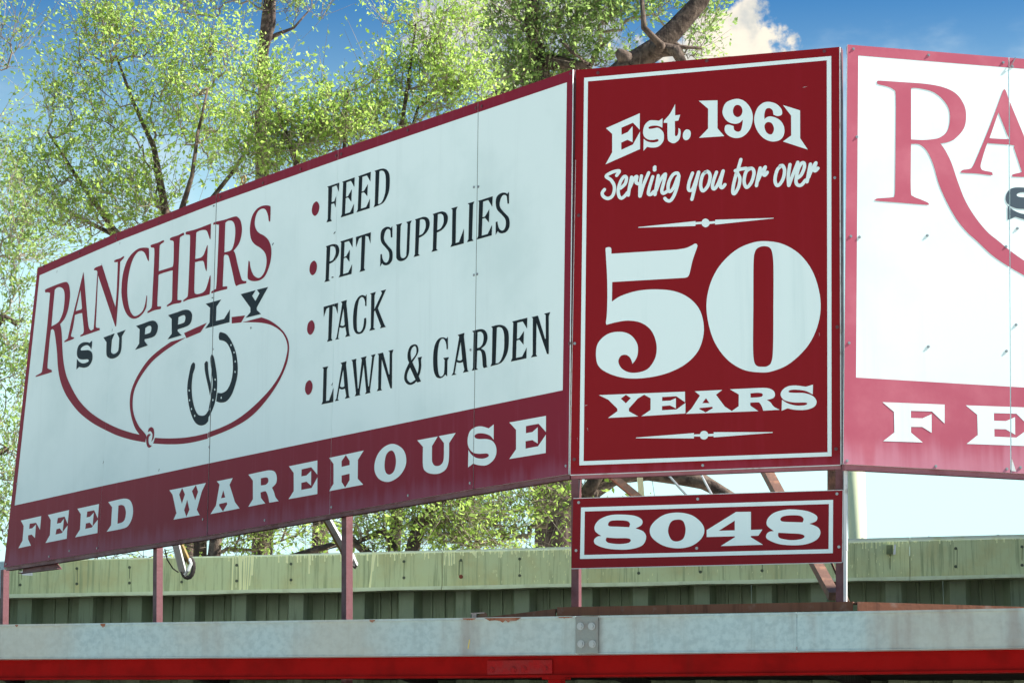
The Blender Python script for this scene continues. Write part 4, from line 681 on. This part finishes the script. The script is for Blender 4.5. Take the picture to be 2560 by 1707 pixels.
num = empty('number_sign', bc.P(.8, 2.7), 'small red plate with white numerals 8048 hung on the posts below the tall board', 'sign')
NO = [(1433.3, 1246.2), (2106.7, 1225.2), (2105, 1404.5), (1428.4, 1420)]
bc.slab('panel', pxq(bc, *NO), 0, -.006, MT['platered'], num)
NE = lambda a, b, dx, dy: pxq(bc, a, b, (b[0] + dx, b[1] + dy), (a[0] + dx, a[1] + dy))
bc.slab('panel_edge', NE(NO[0], NO[1], 0, -1.6), .0005, -.0055, MT['whitemetal'], num)
bc.slab('panel_edge', NE(NO[3], NO[2], 0, 1.6), .0005, -.0055, MT['whitemetal'], num)
bc.slab('panel_edge', NE(NO[1], NO[2], 1.8, 0), .0005, -.0055, MT['whitemetal'], num)
c4 = lambda *a: [(0,) + bc.uv(*C_('N1', x, y)) for x, y in a]
bc.print_('border', [[c4((163, 210), (2113, 151), (2111, 563), (155, 608)), c4((192, 241), (2081, 183), (2078, 532), (187, 577))]], MT['white'], num, 'thin white frame line')
lettering(bc, DATA_N, num, off=.0013)
for x, y in ((145, 172), (1066, 145), (2143, 105), (125, 543), (1058, 525), (2158, 515)):
    u, v = bc.uv(*C_('N1', x, y)); screw(SCREW, bc.P(u, v, .001), bc.n, num)

# right-hand board runs on out of frame
right = empty('billboard_sign', br.P(.8, 2.7), 'white board with red edges painted pink with sun sheen and a big letter R, right of the red board', 'sign')
K = (br.uv(2560, 147.9)[1] - br.uv(2118.9, 112.2)[1]) / (br.uv(2560, 147.9)[0] - br.uv(2118.9, 112.2)[0])
tl, bl0 = br.uv(2118.9, 112.2), br.uv(2108.5, 1159.5)
itl, ibl = br.uv(2145.5, 139.5), br.uv(2140, 943.5)
top = lambda u: tl[1] + K * (u - tl[0]); bot = lambda u: bl0[1] + K * (u - bl0[0]); itop = lambda u: itl[1] + K * (u - itl[0]); ibot = lambda u: ibl[1] + K * (u - ibl[0])
us_ = br.uv(2522.5, 172)[0]; ue = 7.42
usb = br.uv(2527.3, 1181.8)[0]
br.seams = [((us_, 5.8), (usb, 3.42), .006), ((us_ + 1.6, 5.8), (us_ + 1.6, 3.42), .004), ((us_ + 3.4, 5.8), (us_ + 3.4, 3.42), .004), ((us_ + 4.9, 5.8), (us_ + 4.9, 3.42), .004)]
edges = [(tl[0], bl0[0]), (us_, usb), (us_ + 1.6,) * 2, (us_ + 3.4,) * 2, (us_ + 4.9,) * 2, (ue,) * 2]
for (a, b_), (c, d) in zip(edges, edges[1:]):
    g = 0 if a == tl[0] else .003
    br.slab('panel', [(b_ + g, bot(b_)), (d - .003, bot(d)), (c - .003, top(c)), (a + g, top(a))], 0, -.012, MT['panel'], right)
br.print_('border', [[[(0, tl[0], tl[1]), (0, ue, top(ue)), (0, ue, bot(ue)), (0, bl0[0], bl0[1])], [(0, itl[0], itl[1]), (0, ue - .1, itop(ue - .1)), (0, ue - .1, ibot(ue - .1)), (0, ibl[0], ibl[1])]]], MT['sunlit'], right, 'red border and lower band, sun sheen in its pink')
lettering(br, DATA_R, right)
# the rest of the same artwork, beyond the frame
def mover(b): return lambda u, v: (1.11 * u + b, v + K * (1.11 * u + b) + RV)
mv, mvb = mover(-.042), mover(.142)
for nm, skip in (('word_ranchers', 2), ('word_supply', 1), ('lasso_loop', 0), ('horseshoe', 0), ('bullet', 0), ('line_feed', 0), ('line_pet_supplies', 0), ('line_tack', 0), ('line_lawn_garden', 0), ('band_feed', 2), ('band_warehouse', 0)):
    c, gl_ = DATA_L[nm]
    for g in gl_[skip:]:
        br.print_(KIND.get(nm, 'letter'), [parse(g)], MT[{'maroon': 'sunlit', 'white': 'white'}.get(c, 'slate')], right, off=.0014, shift=mvb if nm.startswith('band') else mv)
br.print_('rope_loop', [parse(DATA_L['word_ranchers'][1][0])], MT['sunlit'], right, None, off=.0022, shift=mv, umin=br.uv(2614, 700)[0])
br.print_('letter', [parse(DATA_L['word_ranchers'][1][1])], MT['sunlit'], right, None, off=.0014, shift=mv, umin=1.11 * bl_.uv(231, 760)[0] - .042)
rp = [(tl[0] + .01, top(tl[0])), (ue, top(ue))]; rq = [(bl0[0] + .01, bot(bl0[0])), (ue, bot(ue))]
for p_, a, b_ in ((rp, .004, -.045), (rq, .02, -.03)):
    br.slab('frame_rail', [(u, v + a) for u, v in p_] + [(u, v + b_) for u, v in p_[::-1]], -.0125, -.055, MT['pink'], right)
for x, y in [(2133.5, 123), (2321.5, 138.5), (2508, 157), (2531, 167), (2142, 343), (2126.8, 591), (2117.7, 1151.5), (2339.5, 1165), (2517, 1171.6), (2551, 1168)] + [C_('R2', *q) for q in ((347, 365), (1012, 350), (1783, 458), (1895, 280), (245, 1400), (1022, 1437), (1788, 1480), (1882, 1223))]:
    u, v = br.uv(x, y); screw(SCREW, br.P(u, v, .0014), br.n, right)
# a bent corner of the vinyl with a flash of bare metal and a stretch of rust-proof wire
wv = br.uv(2535, 150); wv2 = br.uv(2523, 172)
MB().tube([br.P(wv[0] + .008, wv[1] + .012, .006), br.P((wv[0] + wv2[0]) / 2, (wv[1] + wv2[1]) / 2, .012), br.P(wv2[0], wv2[1], .006)], .003).build('tie_wire', MT['screw'], right)
cn = pxq(br, (2528, 1146), (2531, 1150), (2540, 1178), (2528, 1177))
br.print_('bare_patch', [[[(0,) + q for q in cn]]], MT['whitemetal'], right, off=.0021)

# ------------------------------------------------------------------ posts and braces
def post(bd, xa, xb, ytop, ybot, off, label, depth=.052, mats=('steel', 'pink'), group='maroon square steel posts under the boards', name='sign_post'):
    q_ = Board((bd.o.x + bd.n.x * off, bd.o.y + bd.n.y * off, bd.d.x, bd.d.y, bd.len)); a, b_ = q_.uv(xa, ybot), q_.uv(xb, ybot); t_ = q_.uv(xa, ytop)
    c = empty(name, bd.P((a[0] + b_[0]) / 2, a[1] - .3, off), label, 'post', group)
    du_ = t_[0] - a[0]; vb_ = a[1] - .35
    mb = MB(); bd.slab('', [(a[0], vb_), (b_[0], vb_), (b_[0] + du_, t_[1]), (a[0] + du_, t_[1])], off, off - depth, None, None, mb=mb)
    mb.build('shaft', MT[mats[0]], c)
    w_ = .04; mb = MB(); bd.slab('', [(a[0] - w_, vb_ - .006), (b_[0] + w_, vb_ - .006), (b_[0] + w_, vb_), (a[0] - w_, vb_)], off + w_, off - depth - w_, None, None, mb=mb)
    mb.build('base_plate', MT['rust'], c)
    return c
post(bl_, 2, 9, 1424, 1575, -.06, 'rusty maroon post at the far left end of the long white board')
post(bl_, 384.7, 394, 900, 1575, -.06, 'maroon steel post below the word FEED, second post from the left')
post(bl_, 855, 867, 700, 1572, -.06, 'maroon steel post under the middle of the word WAREHOUSE')
post(bc, 1427.5, 1446, 174, 1519, -.014, 'brown maroon post between the long white board and the red board', depth=.06)
post(bc, 2086, 2104, 121, 1506, -.014, 'brown maroon post behind the right edge of the red board', depth=.06)
post(br, 3150, 3166, 300, 1560, -.06, 'maroon steel post under the right board, well to the right of the corner')
post(br, 4050, 4066, 300, 1600, -.06, 'maroon steel post under the far right end of the right board')
# white trim up the right-hand post, from below the boards
tr = empty('corner_trim', bc.P(*bc.uv(2112, 1503), .0), 'thin white metal trim strip standing along the right side of the right post', 'trim')
MB().hexa([bc.P(*bc.uv(x, y), o) for o in (.004, -.03) for x, y in ((2109, 1503), (2116, 1503), (2116.5, 1310), (2109, 1310))]).build('lower_strip', MT['whitemetal'], tr)
MB().hexa([bc.P(*bc.uv(x, y), o) for o in (.008, -.03) for x, y in ((2109.5, 1375), (2117.5, 1375), (2117.5, 1170), (2109.8, 1170))]).build('upper_strip', MT['whitemetal'], tr)
def brace(a, b, w, d, mat, label, name='brace', group='steel braces behind the boards', side=None):
    o = MB().bar(a, b, w, d, side=side).build(name, MT[mat], loc=tuple((Vector(a) + Vector(b)) / 2)); return tag(o, label, 'brace', group)
def lbrace(a, b, w, label, mat='brown'):
    """angle iron: two legs"""
    a, b = Vector(a), Vector(b); c = empty('brace', b, label, 'brace', 'steel braces behind the boards')
    t = (b - a).normalized(); s_ = t.cross(Vector((0, 1, 0))).normalized(); q = Vector((0, 1, 0))
    mb = MB(); mb.bar(a, b, w, .006, side=s_); mb.build('face_leg', MT[mat], c)
    mb = MB(); e = s_ * (w / 2 - .003); mb.bar(a - e + q * w / 2, b - e + q * w / 2, .006, w, side=s_); mb.build('side_leg', MT['rust' if mat == 'brown' else mat], c)
    return c
lbrace(spot(1505, 1168, 15.0), spot(1620, 1262, 14.6), .045, 'rusty angle-iron brace leaning down rightwards under the red board near its left end')
lbrace(spot(1598, 1168, 15.2), spot(1606, 1262, 15.2), .035, 'short upright angle iron meeting the rusty brace above the number plate', 'cream')
brace(spot(1910, 1165, 14.8), spot(1958, 1255, 14.3), .06, .05, 'brown', 'brown tube brace slanting down behind the red board right of the middle')
brace(spot(2079, 1140, 15.2), spot(2079, 1260, 15.2), .035, .05, 'brown', 'brown upright bar just behind the right post, seen above the number plate')
brace(spot(2014, 1360, 14.7), spot(2085, 1490, 14.0), .062, .05, 'brown', 'rusty brown knee brace running down to the foot of the right post')
brace(spot(2070, 1385, 14.9), spot(2125, 1512, 15.6), .012, .012, 'brown', 'thin rod slanting down behind the foot of the right post', name='brace_rod')
brace(spot(800, 1262, 18.5), spot(876, 1398, 19.6), .045, .03, 'whitemetal', 'white painted brace leaning against the back of the WAREHOUSE post')
brace(spot(795, 1264, 18.55), spot(868, 1400, 19.65), .018, .05, 'wood', 'tan wooden batten beside the white brace at the WAREHOUSE post', name='batten')
tip = empty('brace_tip', spot(886, 1405, 19.7), 'broken white tip of the brace poking out right of the WAREHOUSE post', 'bracket')
MB().bar(spot(878, 1385, 19.6), spot(890, 1412, 19.7), .03, .03).build('arm', MT['whitemetal'], tip)
MB().tube([spot(882, 1413, 19.6), spot(888, 1419, 19.6), spot(891, 1412, 19.6)], .012).build('clamp', MT['rubber'], tip)
# broken lamp arm on the parapet by the second post
la = empty('broken_lamp_arm', spot(462, 1420, 20.0), 'broken white lamp arm with a black rubber ring, right of the second post', 'lamp arm')
MB().bar(spot(436, 1345, 19.6), spot(456, 1424, 20.0), .055, .035).build('arm', MT['whitemetal'], la)
MB().bar(spot(449, 1352, 19.9), spot(473, 1406, 20.2), .03, .03).build('tan_strut', MT['wood'], la)
rg = [spot(470, 1418, 20.25) + Vector((.048 * math.cos(a), -.01, .085 * math.sin(a))) for a in [2 * math.pi * k / 16 for k in range(17)]]
MB().tube(rg, .02, 8).build('rubber_ring', MT['rubber'], la)
MB().tube([spot(474, 1398, 20.1), spot(478, 1408, 20.05), spot(470, 1425, 20.05), spot(463, 1436, 20.1)], .014).build('hook', MT['whitemetal'], la)
MB().tube([spot(412, 1372, 19.9), spot(418, 1398, 20), spot(432, 1420, 20.1), spot(446, 1430, 20.1)], .006).build('wire', MT['rubber'], la)
# rusty angle irons the posts stand on
def sill(bd, pts, label, h0=0):
    o = empty('sill_angle', bd.P(*bd.uv(*pts[0]), 0), label, 'angle iron', 'rusty angle irons under the boards')
    P4 = [bd.uv(*p) for p in pts]
    bd.slab('face', P4, .05, .044, MT['rust'], o)
    ze = [P4[0], P4[1]]; bd.slab('shelf', [(ze[0][0], ze[0][1]), (ze[1][0], ze[1][1]), (ze[1][0], ze[1][1] - .006), (ze[0][0], ze[0][1] - .006)], .044, -.08, MT['brown'], o)
    return o
sill(bc, [(1399, 1518.7), (2136, 1504.5), (2136, 1527), (1399, 1540)], 'long rusty angle iron along the foot of the red board posts')
sill(bl_, [(1180, 1549), (1404, 1522), (1404, 1540), (1180, 1568)], 'dark rusty angle iron running back behind the gutter below the long board')
sill(br, [(2137, 1505), (2660, 1521), (2660, 1545), (2137, 1529)], 'patchy rusty angle iron running right from the right post')
# tan clip on the gutter rim, white plate under the left end, box on the flashing
cl_ = empty('gutter_clip', spot(1198, 1546, 13.55), 'small tan sheet-metal clip on the gutter rim beside a rust run', 'clip')
MB().hexa([spot(x, y, Y) for Y in (13.60, 13.606) for x, y in ((1177, 1545), (1218, 1545), (1218, 1534), (1213, 1529.5))][0:8]).build('plate', MT['brown'], cl_)
a0 = [spot(x, y, Y) for Y in (13.58, 13.6) for x, y in ((1177, 1531), (1211, 1529.5), (1211, 1532.5), (1177, 1534))]
MB().hexa(a0).build('top_fold', material('tan_sheet', (.38, .29, .25), .5), cl_)
a0 = [spot(x, y, Y) for Y in (13.56, 13.575) for x, y in ((1179, 1534), (1191, 1533), (1191, 1545), (1179, 1545))]
MB().hexa(a0).build('left_tab', bpy.data.materials['tan_sheet'], cl_)
wp = empty('torn_plate', spot(66, 1432, 20.6), 'torn white metal plate stuck to the flashing below the long board left end', 'metal plate')
MB().hexa([spot(x, y, Y) for Y in (20.7, 20.74) for x, y in ((51, 1428), (80, 1424), (82, 1438), (56, 1437))]).build('plate', MT['whitemetal'], wp)
jb = empty('junction_box', spot(2228, 1374, 20.2), 'small open junction box on the green flashing at right', 'box')
MB().hexa([spot(x, y, Y) for Y in (20.2, 20.3) for x, y in ((2216, 1362), (2232, 1361), (2232, 1384), (2216, 1385))]).build('body', MT['moss'], jb)
MB().hexa([spot(x, y, Y) for Y in (20.12, 20.2) for x, y in ((2235, 1361), (2240, 1360), (2239, 1385), (2233, 1386))]).build('lid', MT['whitemetal'], jb)
eb = empty('eye_bolt', bl_.P(*bl_.uv(600, 465), -.03), 'brass eye bolt standing on the top edge of the long white board', 'eye bolt')
MB().tube([bl_.P(*bl_.uv(601, 466), -.03), bl_.P(*bl_.uv(601, 457), -.03)], .01).build('shank', MT['wood'], eb)
ec = bl_.P(*bl_.uv(600.5, 448), -.03)
MB().tube([ec + bl_.d * .024 * math.cos(a) + Vector((0, 0, .027 * math.sin(a))) for a in [2 * math.pi * k / 14 for k in range(15)]], .0075, 6).build('eye', MT['wood'], eb)
# cream pipe far behind, between the right post and the sky
pp = empty('cream_pipe', Vector((spot(2140, 1200, 24).x, 24, 0)), 'wide pale cream pipe standing behind the right post', 'pipe')
MB().tube([Vector((spot(2140, 1200, 24).x, 24, z)) for z in (0, 3.5, 5.2)], .09, 18).build('pipe', MT['cream'], pp, smooth=True)
MB().tube([Vector((spot(2140, 1200, 24).x, 24, z)) for z in (4.9, 4.96)], .11, 18).build('collar', MT['cream'], pp, smooth=True)
for (a, b_, lb) in (((1655, 1170), (1740, 1262), 'left'), ((1745, 1170), (1790, 1255), 'right')):
    o = MB().tube([spot(*a, 15.6), spot((a[0] + b_[0]) / 2, (a[1] + b_[1]) / 2 + 1, 15.5), spot(*b_, 15.4)], .008).build('guy_wire', MT['screw'], loc=tuple(spot(*b_, 15.4)))
    tag(o, 'thin pale guy wire behind the red board, the %s one of two' % lb, 'wire', 'guy wires under the red board')

# ------------------------------------------------------------------ trees
def tree(name, label, D, base_x, limbs, blobs, ntar, seed, leafm, barkm, leaf=.046, per=(4, 10), trunk_r=.13, spray=.75, cat='tree', up=.5, twigs=True, bz=0., density=1.0):
    """limbs: list of [(px,py,depth offset, radius m)...]; the first starts at the ground. blobs: (px,py,rx,ry,weight) crown masses"""
    rg = np.random.default_rng(seed); rr = random.Random(seed)
    base = Vector((spot(base_x, 1900, D).x, D, bz))
    root = empty(name, base, label, cat, 'trees behind the parapet')
    nodes = [base.copy()]; par = [-1]; rad = [trunk_r]; fixed = {0: trunk_r}
    tree_tip = []
    for li, limb in enumerate(limbs):
        pts = [spot(p[0], p[1], D + p[2]) for p in limb]; rs = [p[3] for p in limb]
        if li == 0: prev = 0
        else:
            d = [(nodes[i] - pts[0]).length for i in range(len(nodes))]; prev = int(np.argmin(d))
        for p, r_ in zip(pts, rs):
            a = nodes[prev]; n = max(1, int((p - a).length / .45)); r0 = fixed.get(prev, rad[prev])
            for k in range(1, n + 1):
                t = k / n; q = a.lerp(p, t)
                if k < n: q = q + Vector((rr.uniform(-1, 1), rr.uniform(-1, 1), rr.uniform(-.5, .5))) * .035
                nodes.append(q); par.append(prev); rad.append(r0 + (r_ - r0) * t); prev = len(nodes) - 1; fixed[prev] = rad[-1]
    NP = np.array([tuple(v) for v in nodes]); nfix = len(nodes)
    # targets in the crown masses
    ws = np.array([b[4] for b in blobs], float); ws /= ws.sum(); T = []
    pxm = D / FPX
    for i in range(ntar):
        b = blobs[rg.choice(len(blobs), p=ws)]
        d = rg.normal(size=3); d /= np.linalg.norm(d); d *= rg.random() ** .42
        p = spot(b[0] + d[0] * b[2], b[1] + d[2] * b[3] * -1, D) + Vector((0, d[1] * min(b[2], b[3]) * pxm * .8, 0))
        T.append(tuple(p))
    T = np.array(T); bz_ = NP[:, :2].mean(0)
    dist = np.array([np.min(np.linalg.norm(NP - t, axis=1)) for t in T]); T = T[np.argsort(dist)]
    pos = [tuple(v) for v in nodes]; tips = []
    arr = np.zeros((len(pos) + ntar * 6, 3)); arr[:len(pos)] = NP; cnt = len(pos); isnew = []
    for t in T:
        dd = t - arr[:cnt]; ln = np.linalg.norm(dd, axis=1) + 1e-6
        cost = ln * (1.25 - .55 * dd[:, 2] / ln)          # twigs like to climb
        j = int(np.argmin(cost)); a = arr[j].copy(); l = ln[j]; n = 2 if l < .5 else 3 if l < 1.1 else 5
        bow = rg.normal(size=3) * l * .07; bow[2] -= l * .06
        prev = j
        for k in range(1, n + 1):
            s = k / n; q = a + (t - a) * s + bow * math.sin(math.pi * s) + (rg.normal(size=3) * .015 if k < n else 0)
            arr[cnt] = q; par.append(prev); prev = cnt; cnt += 1
            if cnt >= len(arr) - 6: arr = np.vstack([arr, np.zeros((2000, 3))])
        tips.append((prev, (t - a) / l, l))
    # pipe-model radii
    load = np.zeros(cnt); ch = np.zeros(cnt, int)
    for i in range(cnt - 1, 0, -1):
        if ch[i] == 0: load[i] += 1
        load[par[i]] += load[i]; ch[par[i]] += 1
    tw = .0036; rads = tw * np.maximum(load, 1) ** .47
    for i in range(nfix): rads[i] = fixed.get(i, rads[i])
    # woody mesh: chains
    mbT, mbB = MB(), MB()
    kids = {}
    for i in range(1, cnt): kids.setdefault(par[i], []).append(i)
    def chain(start, first):
        pts, rs = [Vector(arr[start])], [rads[first] if start >= nfix or first >= nfix else rads[start]]; cur = first
        while True:
            pts.append(Vector(arr[cur])); rs.append(rads[cur]); ks = kids.get(cur, [])
            if not ks: break
            ks = sorted(ks, key=lambda q: -rads[q]); nx = ks[0]
            for o_ in ks[1:]: stack.append((cur, o_))
            if cur < nfix <= nx:
                stack.append((cur, nx)); break
            cur = nx
        return pts, rs, first < nfix
    stack = [(0, k) for k in kids.get(0, [])]
    while stack:
        s_, f_ = stack.pop(); pts, rs, thick = chain(s_, f_)
        if thick: mbT.tube(pts, rs, 10)
        else: mbB.tube(pts, [min(r_, .05) for r_ in rs], 4 if rs[0] < .012 else 5)
    tk_ = mbT.build('trunk', MT[barkm], root, smooth=True)
    mbB.build('branches', MT['twig'], root, smooth=True)['kind'] = 'stuff'
    # leaves: quads folded along the rib, strung on twiglets round every tip
    vs = []; tint = []; tw_ = MB()
    for (ti, dr_, l) in tips:
        p0 = arr[ti]; cl_t = rg.normal() * .16
        for k in range(per[0]):
            d = dr_ * .5 + rg.normal(size=3) * .55 + np.array([0, 0, up]); d /= np.linalg.norm(d)
            ln_ = spray * (.5 + .7 * rg.random()); st = p0 - dr_ * rg.random() * min(l, .5) * .8
            nt_ = max(2, int(rg.integers(2, 6))); m = max(4, int(per[1] * density * (.7 + .9 * rg.random()))); s = (np.floor(rg.random(m) * nt_) + .8) / nt_
            q = st + np.outer(s, d) * ln_ + np.outer(s * s, [0, 0, -.08 * ln_]) + rg.normal(size=(m, 3)) * .024
            ax = d * .5 + rg.normal(size=(m, 3)) * .7 + np.array([0, 0, -.15]); ax /= np.linalg.norm(ax, axis=1)[:, None]
            nr = rg.normal(size=(m, 3)) + np.array([0, 0, .6]); sd_ = np.cross(ax, nr); sd_ /= np.linalg.norm(sd_, axis=1)[:, None] + 1e-9
            L_ = leaf * np.clip(np.exp(rg.normal(size=(m, 1)) * .33), .45, 1.7); W_ = L_ * (.42 + .16 * rg.random((m, 1))); up_ = np.cross(sd_, ax)
            a = q; b = q + ax * L_ * .45 + sd_ * W_ * .5 + up_ * W_ * .14; c = q + ax * L_; e = q + ax * L_ * .45 - sd_ * W_ * .5 + up_ * W_ * .14
            vs.append(np.stack([a, b, c, e], 1).reshape(-1, 3))
            tint.append(np.clip(.44 + cl_t + rg.normal(size=m) * .15, 0, 1))
            if twigs and k < 2:
                tw_.tube([st, st + d * ln_ * .5 + np.array([0, 0, -.01]), st + d * ln_ * .95], [.0034, .0026, .0014], 3)
    V = np.concatenate(vs) - np.array(base); Tn = np.concatenate(tint); n = len(V) // 4
    me = bpy.data.meshes.new('leaves'); me.vertices.add(n * 4); me.vertices.foreach_set('co', V.astype(np.float32).ravel())
    me.loops.add(n * 4); me.loops.foreach_set('vertex_index', np.arange(n * 4, dtype=np.int32))
    me.polygons.add(n); me.polygons.foreach_set('loop_start', np.arange(0, n * 4, 4, dtype=np.int32)); me.polygons.foreach_set('loop_total', np.full(n, 4, np.int32))
    at = me.attributes.new('tint', 'FLOAT', 'FACE'); at.data.foreach_set('value', Tn.astype(np.float32))
    me.materials.append(MT[leafm]); me.update(calc_edges=True)
    lo = bpy.data.objects.new('crown', me); col.objects.link(lo); lo.parent = root; lo['kind'] = 'stuff'
    if twigs: tw_.build('twigs', MT['twig'], root)['kind'] = 'stuff'
    return root
tree('elm_tree', 'thin leafy tree at the far left edge, its twigs hanging beside the long board', 25, -90,
     [[(-60, 1300, 0, .12), (-40, 900, 0, .09), (-30, 500, 0, .05), (-10, 150, 0, .02)], [(-45, 850, 0, .05), (10, 790, 0, .045), (42, 810, 0, .03)], [(-40, 1150, 0, .05), (20, 1120, 0, .03)]],
     [(20, 80, 55, 120, .6), (-20, 400, 60, 180, .7), (40, 620, 80, 130, 1.6), (20, 900, 80, 200, 1.6), (20, 1200, 70, 200, 2.0)], 250, 3, 'leafdark', 'bark', per=(3, 10))
tree('elm_tree', 'big airy light-green tree rising over the left half of the long board', 27, 420,
     [[(470, 1380, 0, .10), (440, 900, 0, .085), (412, 520, 0, .05), (385, 370, 0, .032), (335, 260, 0, .022), (290, 140, 0, .012)],
      [(430, 700, .3, .05), (285, 575, .3, .036), (190, 440, .2, .024), (120, 330, 0, .012)],
      [(425, 620, -.4, .045), (480, 440, -.4, .025), (520, 220, -.3, .012)], [(290, 590, .4, .03), (190, 540, .5, .02), (80, 480, .5, .01)], [(430, 620, -.6, .035), (590, 420, -.6, .022), (640, 300, 0, .010)]],
     [(260, 60, 90, 50, 1.1), (350, 110, 130, 70, 1.2), (220, 170, 80, 60, .8), (420, 230, 140, 110, 1.5), (250, 330, 160, 110, 1.6), (150, 250, 50, 50, .3), (90, 420, 90, 90, 1.1), (530, 130, 100, 70, 1.1), (520, 330, 140, 120, 1.9), (140, 540, 120, 90, 1.6), (300, 480, 170, 90, 2.2), (370, 560, 140, 60, 1)], 640, 11, 'leaf', 'bark', per=(3, 9), spray=.62)
tree('elm_tree', 'tall tree with a bare dark trunk rising out of the frame above the word RANCHERS', 31, 640,
     [[(655, 1380, 0, .14), (660, 600, 0, .11), (656, 150, 0, .075), (668, 40, 0, .075), (690, -160, 0, .07)], [(655, 110, 0, .04), (690, 88, 0, .03), (735, 70, 0, .016), (770, 30, 0, .01)], [(662, 130, -.3, .045), (683, 60, -.2, .035), (684, -60, 0, .03)]],
     [(500, 10, 80, 40, .8), (660, 0, 120, 40, 1), (760, 20, 70, 40, .6), (640, -140, 160, 90, 1.2)], 120, 5, 'leafdark', 'barkdark', per=(3, 9))
tree('elm_tree', 'bushy bright green tree above the bullet list', 26, 770,
     [[(800, 1380, 0, .09), (770, 700, 0, .07), (745, 420, 0, .035), (690, 260, 0, .016)], [(770, 600, 0, .045), (860, 380, 0, .024), (870, 230, 0, .012)], [(765, 560, .3, .04), (650, 420, .3, .022), (640, 290, 0, .01)]],
     [(650, 210, 60, 50, .7), (690, 330, 120, 80, 1.8), (650, 420, 110, 60, 1.3), (800, 230, 50, 40, .3), (850, 320, 100, 60, 1.5), (930, 190, 40, 30, .15), (780, 360, 130, 50, 1.6)], 330, 17, 'leaf', 'bark', per=(3, 9), spray=.62)
tree('elm_tree', 'slender light-green sapling left of the red board', 26.5, 1000,
     [[(985, 1380, 0, .07), (992, 700, 0, .05), (1003, 320, 0, .028), (1020, 210, 0, .02), (1040, 60, 0, .010)], [(1003, 420, 0, .03), (1045, 270, .2, .016), (1130, 170, .2, .01)]],
     [(985, 60, 40, 40, .3), (1090, 60, 100, 60, 1.0), (1030, 190, 80, 70, .8), (1120, 160, 90, 80, 1.4), (1120, 240, 100, 60, 1.6), (940, 300, 110, 50, 1.5), (1180, 220, 50, 40, .5)], 270, 23, 'leaf', 'bark', per=(3, 9), spray=.62)
tree('cottonwood_tree', 'large spreading tree with a thick leaning limb behind the red board', 31, 1400,
     [[(1400, 1380, 0, .34), (1390, 800, 0, .26), (1370, 300, 0, .15), (1345, 150, 0, .12), (1330, 60, 0, .10), (1330, -80, 0, .08)],
      [(1390, 600, -1, .2), (1480, 250, -1.6, .165), (1570, 168, -2, .155), (1640, 122, -2, .14), (1695, 66, -2, .125), (1750, 5, -2, .11), (1800, -90, -2, .09)],
      [(1650, 125, -2.2, .10), (1690, 128, -2.3, .08), (1714, 172, -2.3, .055)], [(1650, 112, -2.4, .05), (1610, 70, -2.4, .04), (1605, 0, -2.4, .025)], [(1580, 160, -2, .12), (1556, 140, -2.1, .09), (1543, 128, -2.1, .045)], [(1470, 180, .4, .04), (1490, 130, .4, .045), (1525, 95, .4, .03)],
      [(1380, 700, 0, .12), (1230, 245, 0, .09), (1270, 225, 0, .08), (1330, 260, 0, .06)], [(1655, 90, -2, .05), (1700, 118, -2, .03), (1755, 121, -2, .014)], [(1475, 165, -.5, .035), (1430, 130, -.5, .03), (1400, 100, -.4, .018)]],
     [(1400, 50, 140, 70, 2), (1290, 110, 90, 110, 1.9), (1250, 20, 80, 70, 1), (1520, 40, 90, 45, 1.3), (1620, 10, 70, 30, .7), (1400, 165, 100, 50, 1.1), (1760, 40, 40, 50, .5), (1300, 220, 80, 40, 1), (1560, -90, 250, 70, 1.3), (1500, 150, 50, 25, .3), (1730, 130, 40, 20, .25)], 560, 31, 'leafdark', 'bark', leaf=.055, per=(3, 9))
tree('cottonwood_tree', 'gnarled arching limb and low foliage seen under the red board', 24, 1560,
     [[(1540, 1500, 0, .16), (1480, 1300, 0, .13), (1478, 1230, 0, .10), (1540, 1190, 0, .08), (1620, 1180, 0, .085), (1700, 1190, 0, .09), (1760, 1205, 0, .075), (1840, 1250, 0, .055), (1900, 1300, 0, .03)], [(1470, 1225, -.2, .07), (1500, 1180, -.2, .06), (1560, 1120, 0, .04)]],
     [(1250, 1290, 130, 70, 2), (1350, 1230, 90, 60, 1.3), (1440, 1230, 40, 50, .5), (1140, 1330, 100, 50, 1.2), (1600, 1100, 150, 60, .5)], 260, 41, 'leaf', 'bark', up=.1, per=(3, 6))
tree('elm_tree', 'low leafy scrub with grey stems behind the flashing between the posts', 23.5, 1000,
     [[(1000, 1500, 0, .09), (1050, 1300, 0, .06), (1120, 1240, 0, .03)], [(1000, 1450, 0, .06), (880, 1350, 0, .04), (780, 1375, 0, .03), (700, 1398, 0, .02)], [(1000, 1400, 0, .05), (960, 1325, 0, .04), (880, 1360, 0, .02)]],
     [(1000, 1290, 150, 60, 2), (1100, 1260, 120, 70, 2), (900, 1300, 90, 50, 1), (930, 1370, 80, 20, .5), (1180, 1350, 90, 40, 1)], 240, 47, 'leaf', 'barkdark', up=.1, per=(3, 6))
tree('elm_tree', 'pair of stout trunks close together behind the flashing right of the broken lamp arm', 24.5, 515,
     [[(500, 1500, 0, .075), (500, 1390, 0, .07), (502, 1300, 0, .065), (520, 1150, 0, .05)], [(533, 1480, -.4, .075), (534, 1400, -.4, .068), (545, 1300, -.4, .06), (560, 1100, -.4, .05)], [(648, 1500, .5, .07), (655, 1390, .5, .05), (655, 1280, .5, .045), (640, 1200, .5, .04)]],
     [(640, 1330, 50, 40, .8), (700, 1310, 80, 60, 1.5), (780, 1290, 80, 50, 1.2), (560, 1250, 60, 60, .6), (590, 1375, 40, 15, .3), (440, 1370, 40, 25, .4), (300, 1392, 90, 14, .7), (560, 1180, 120, 60, .6)], 150, 53, 'leaf', 'barkdark', up=.1, per=(3, 6))
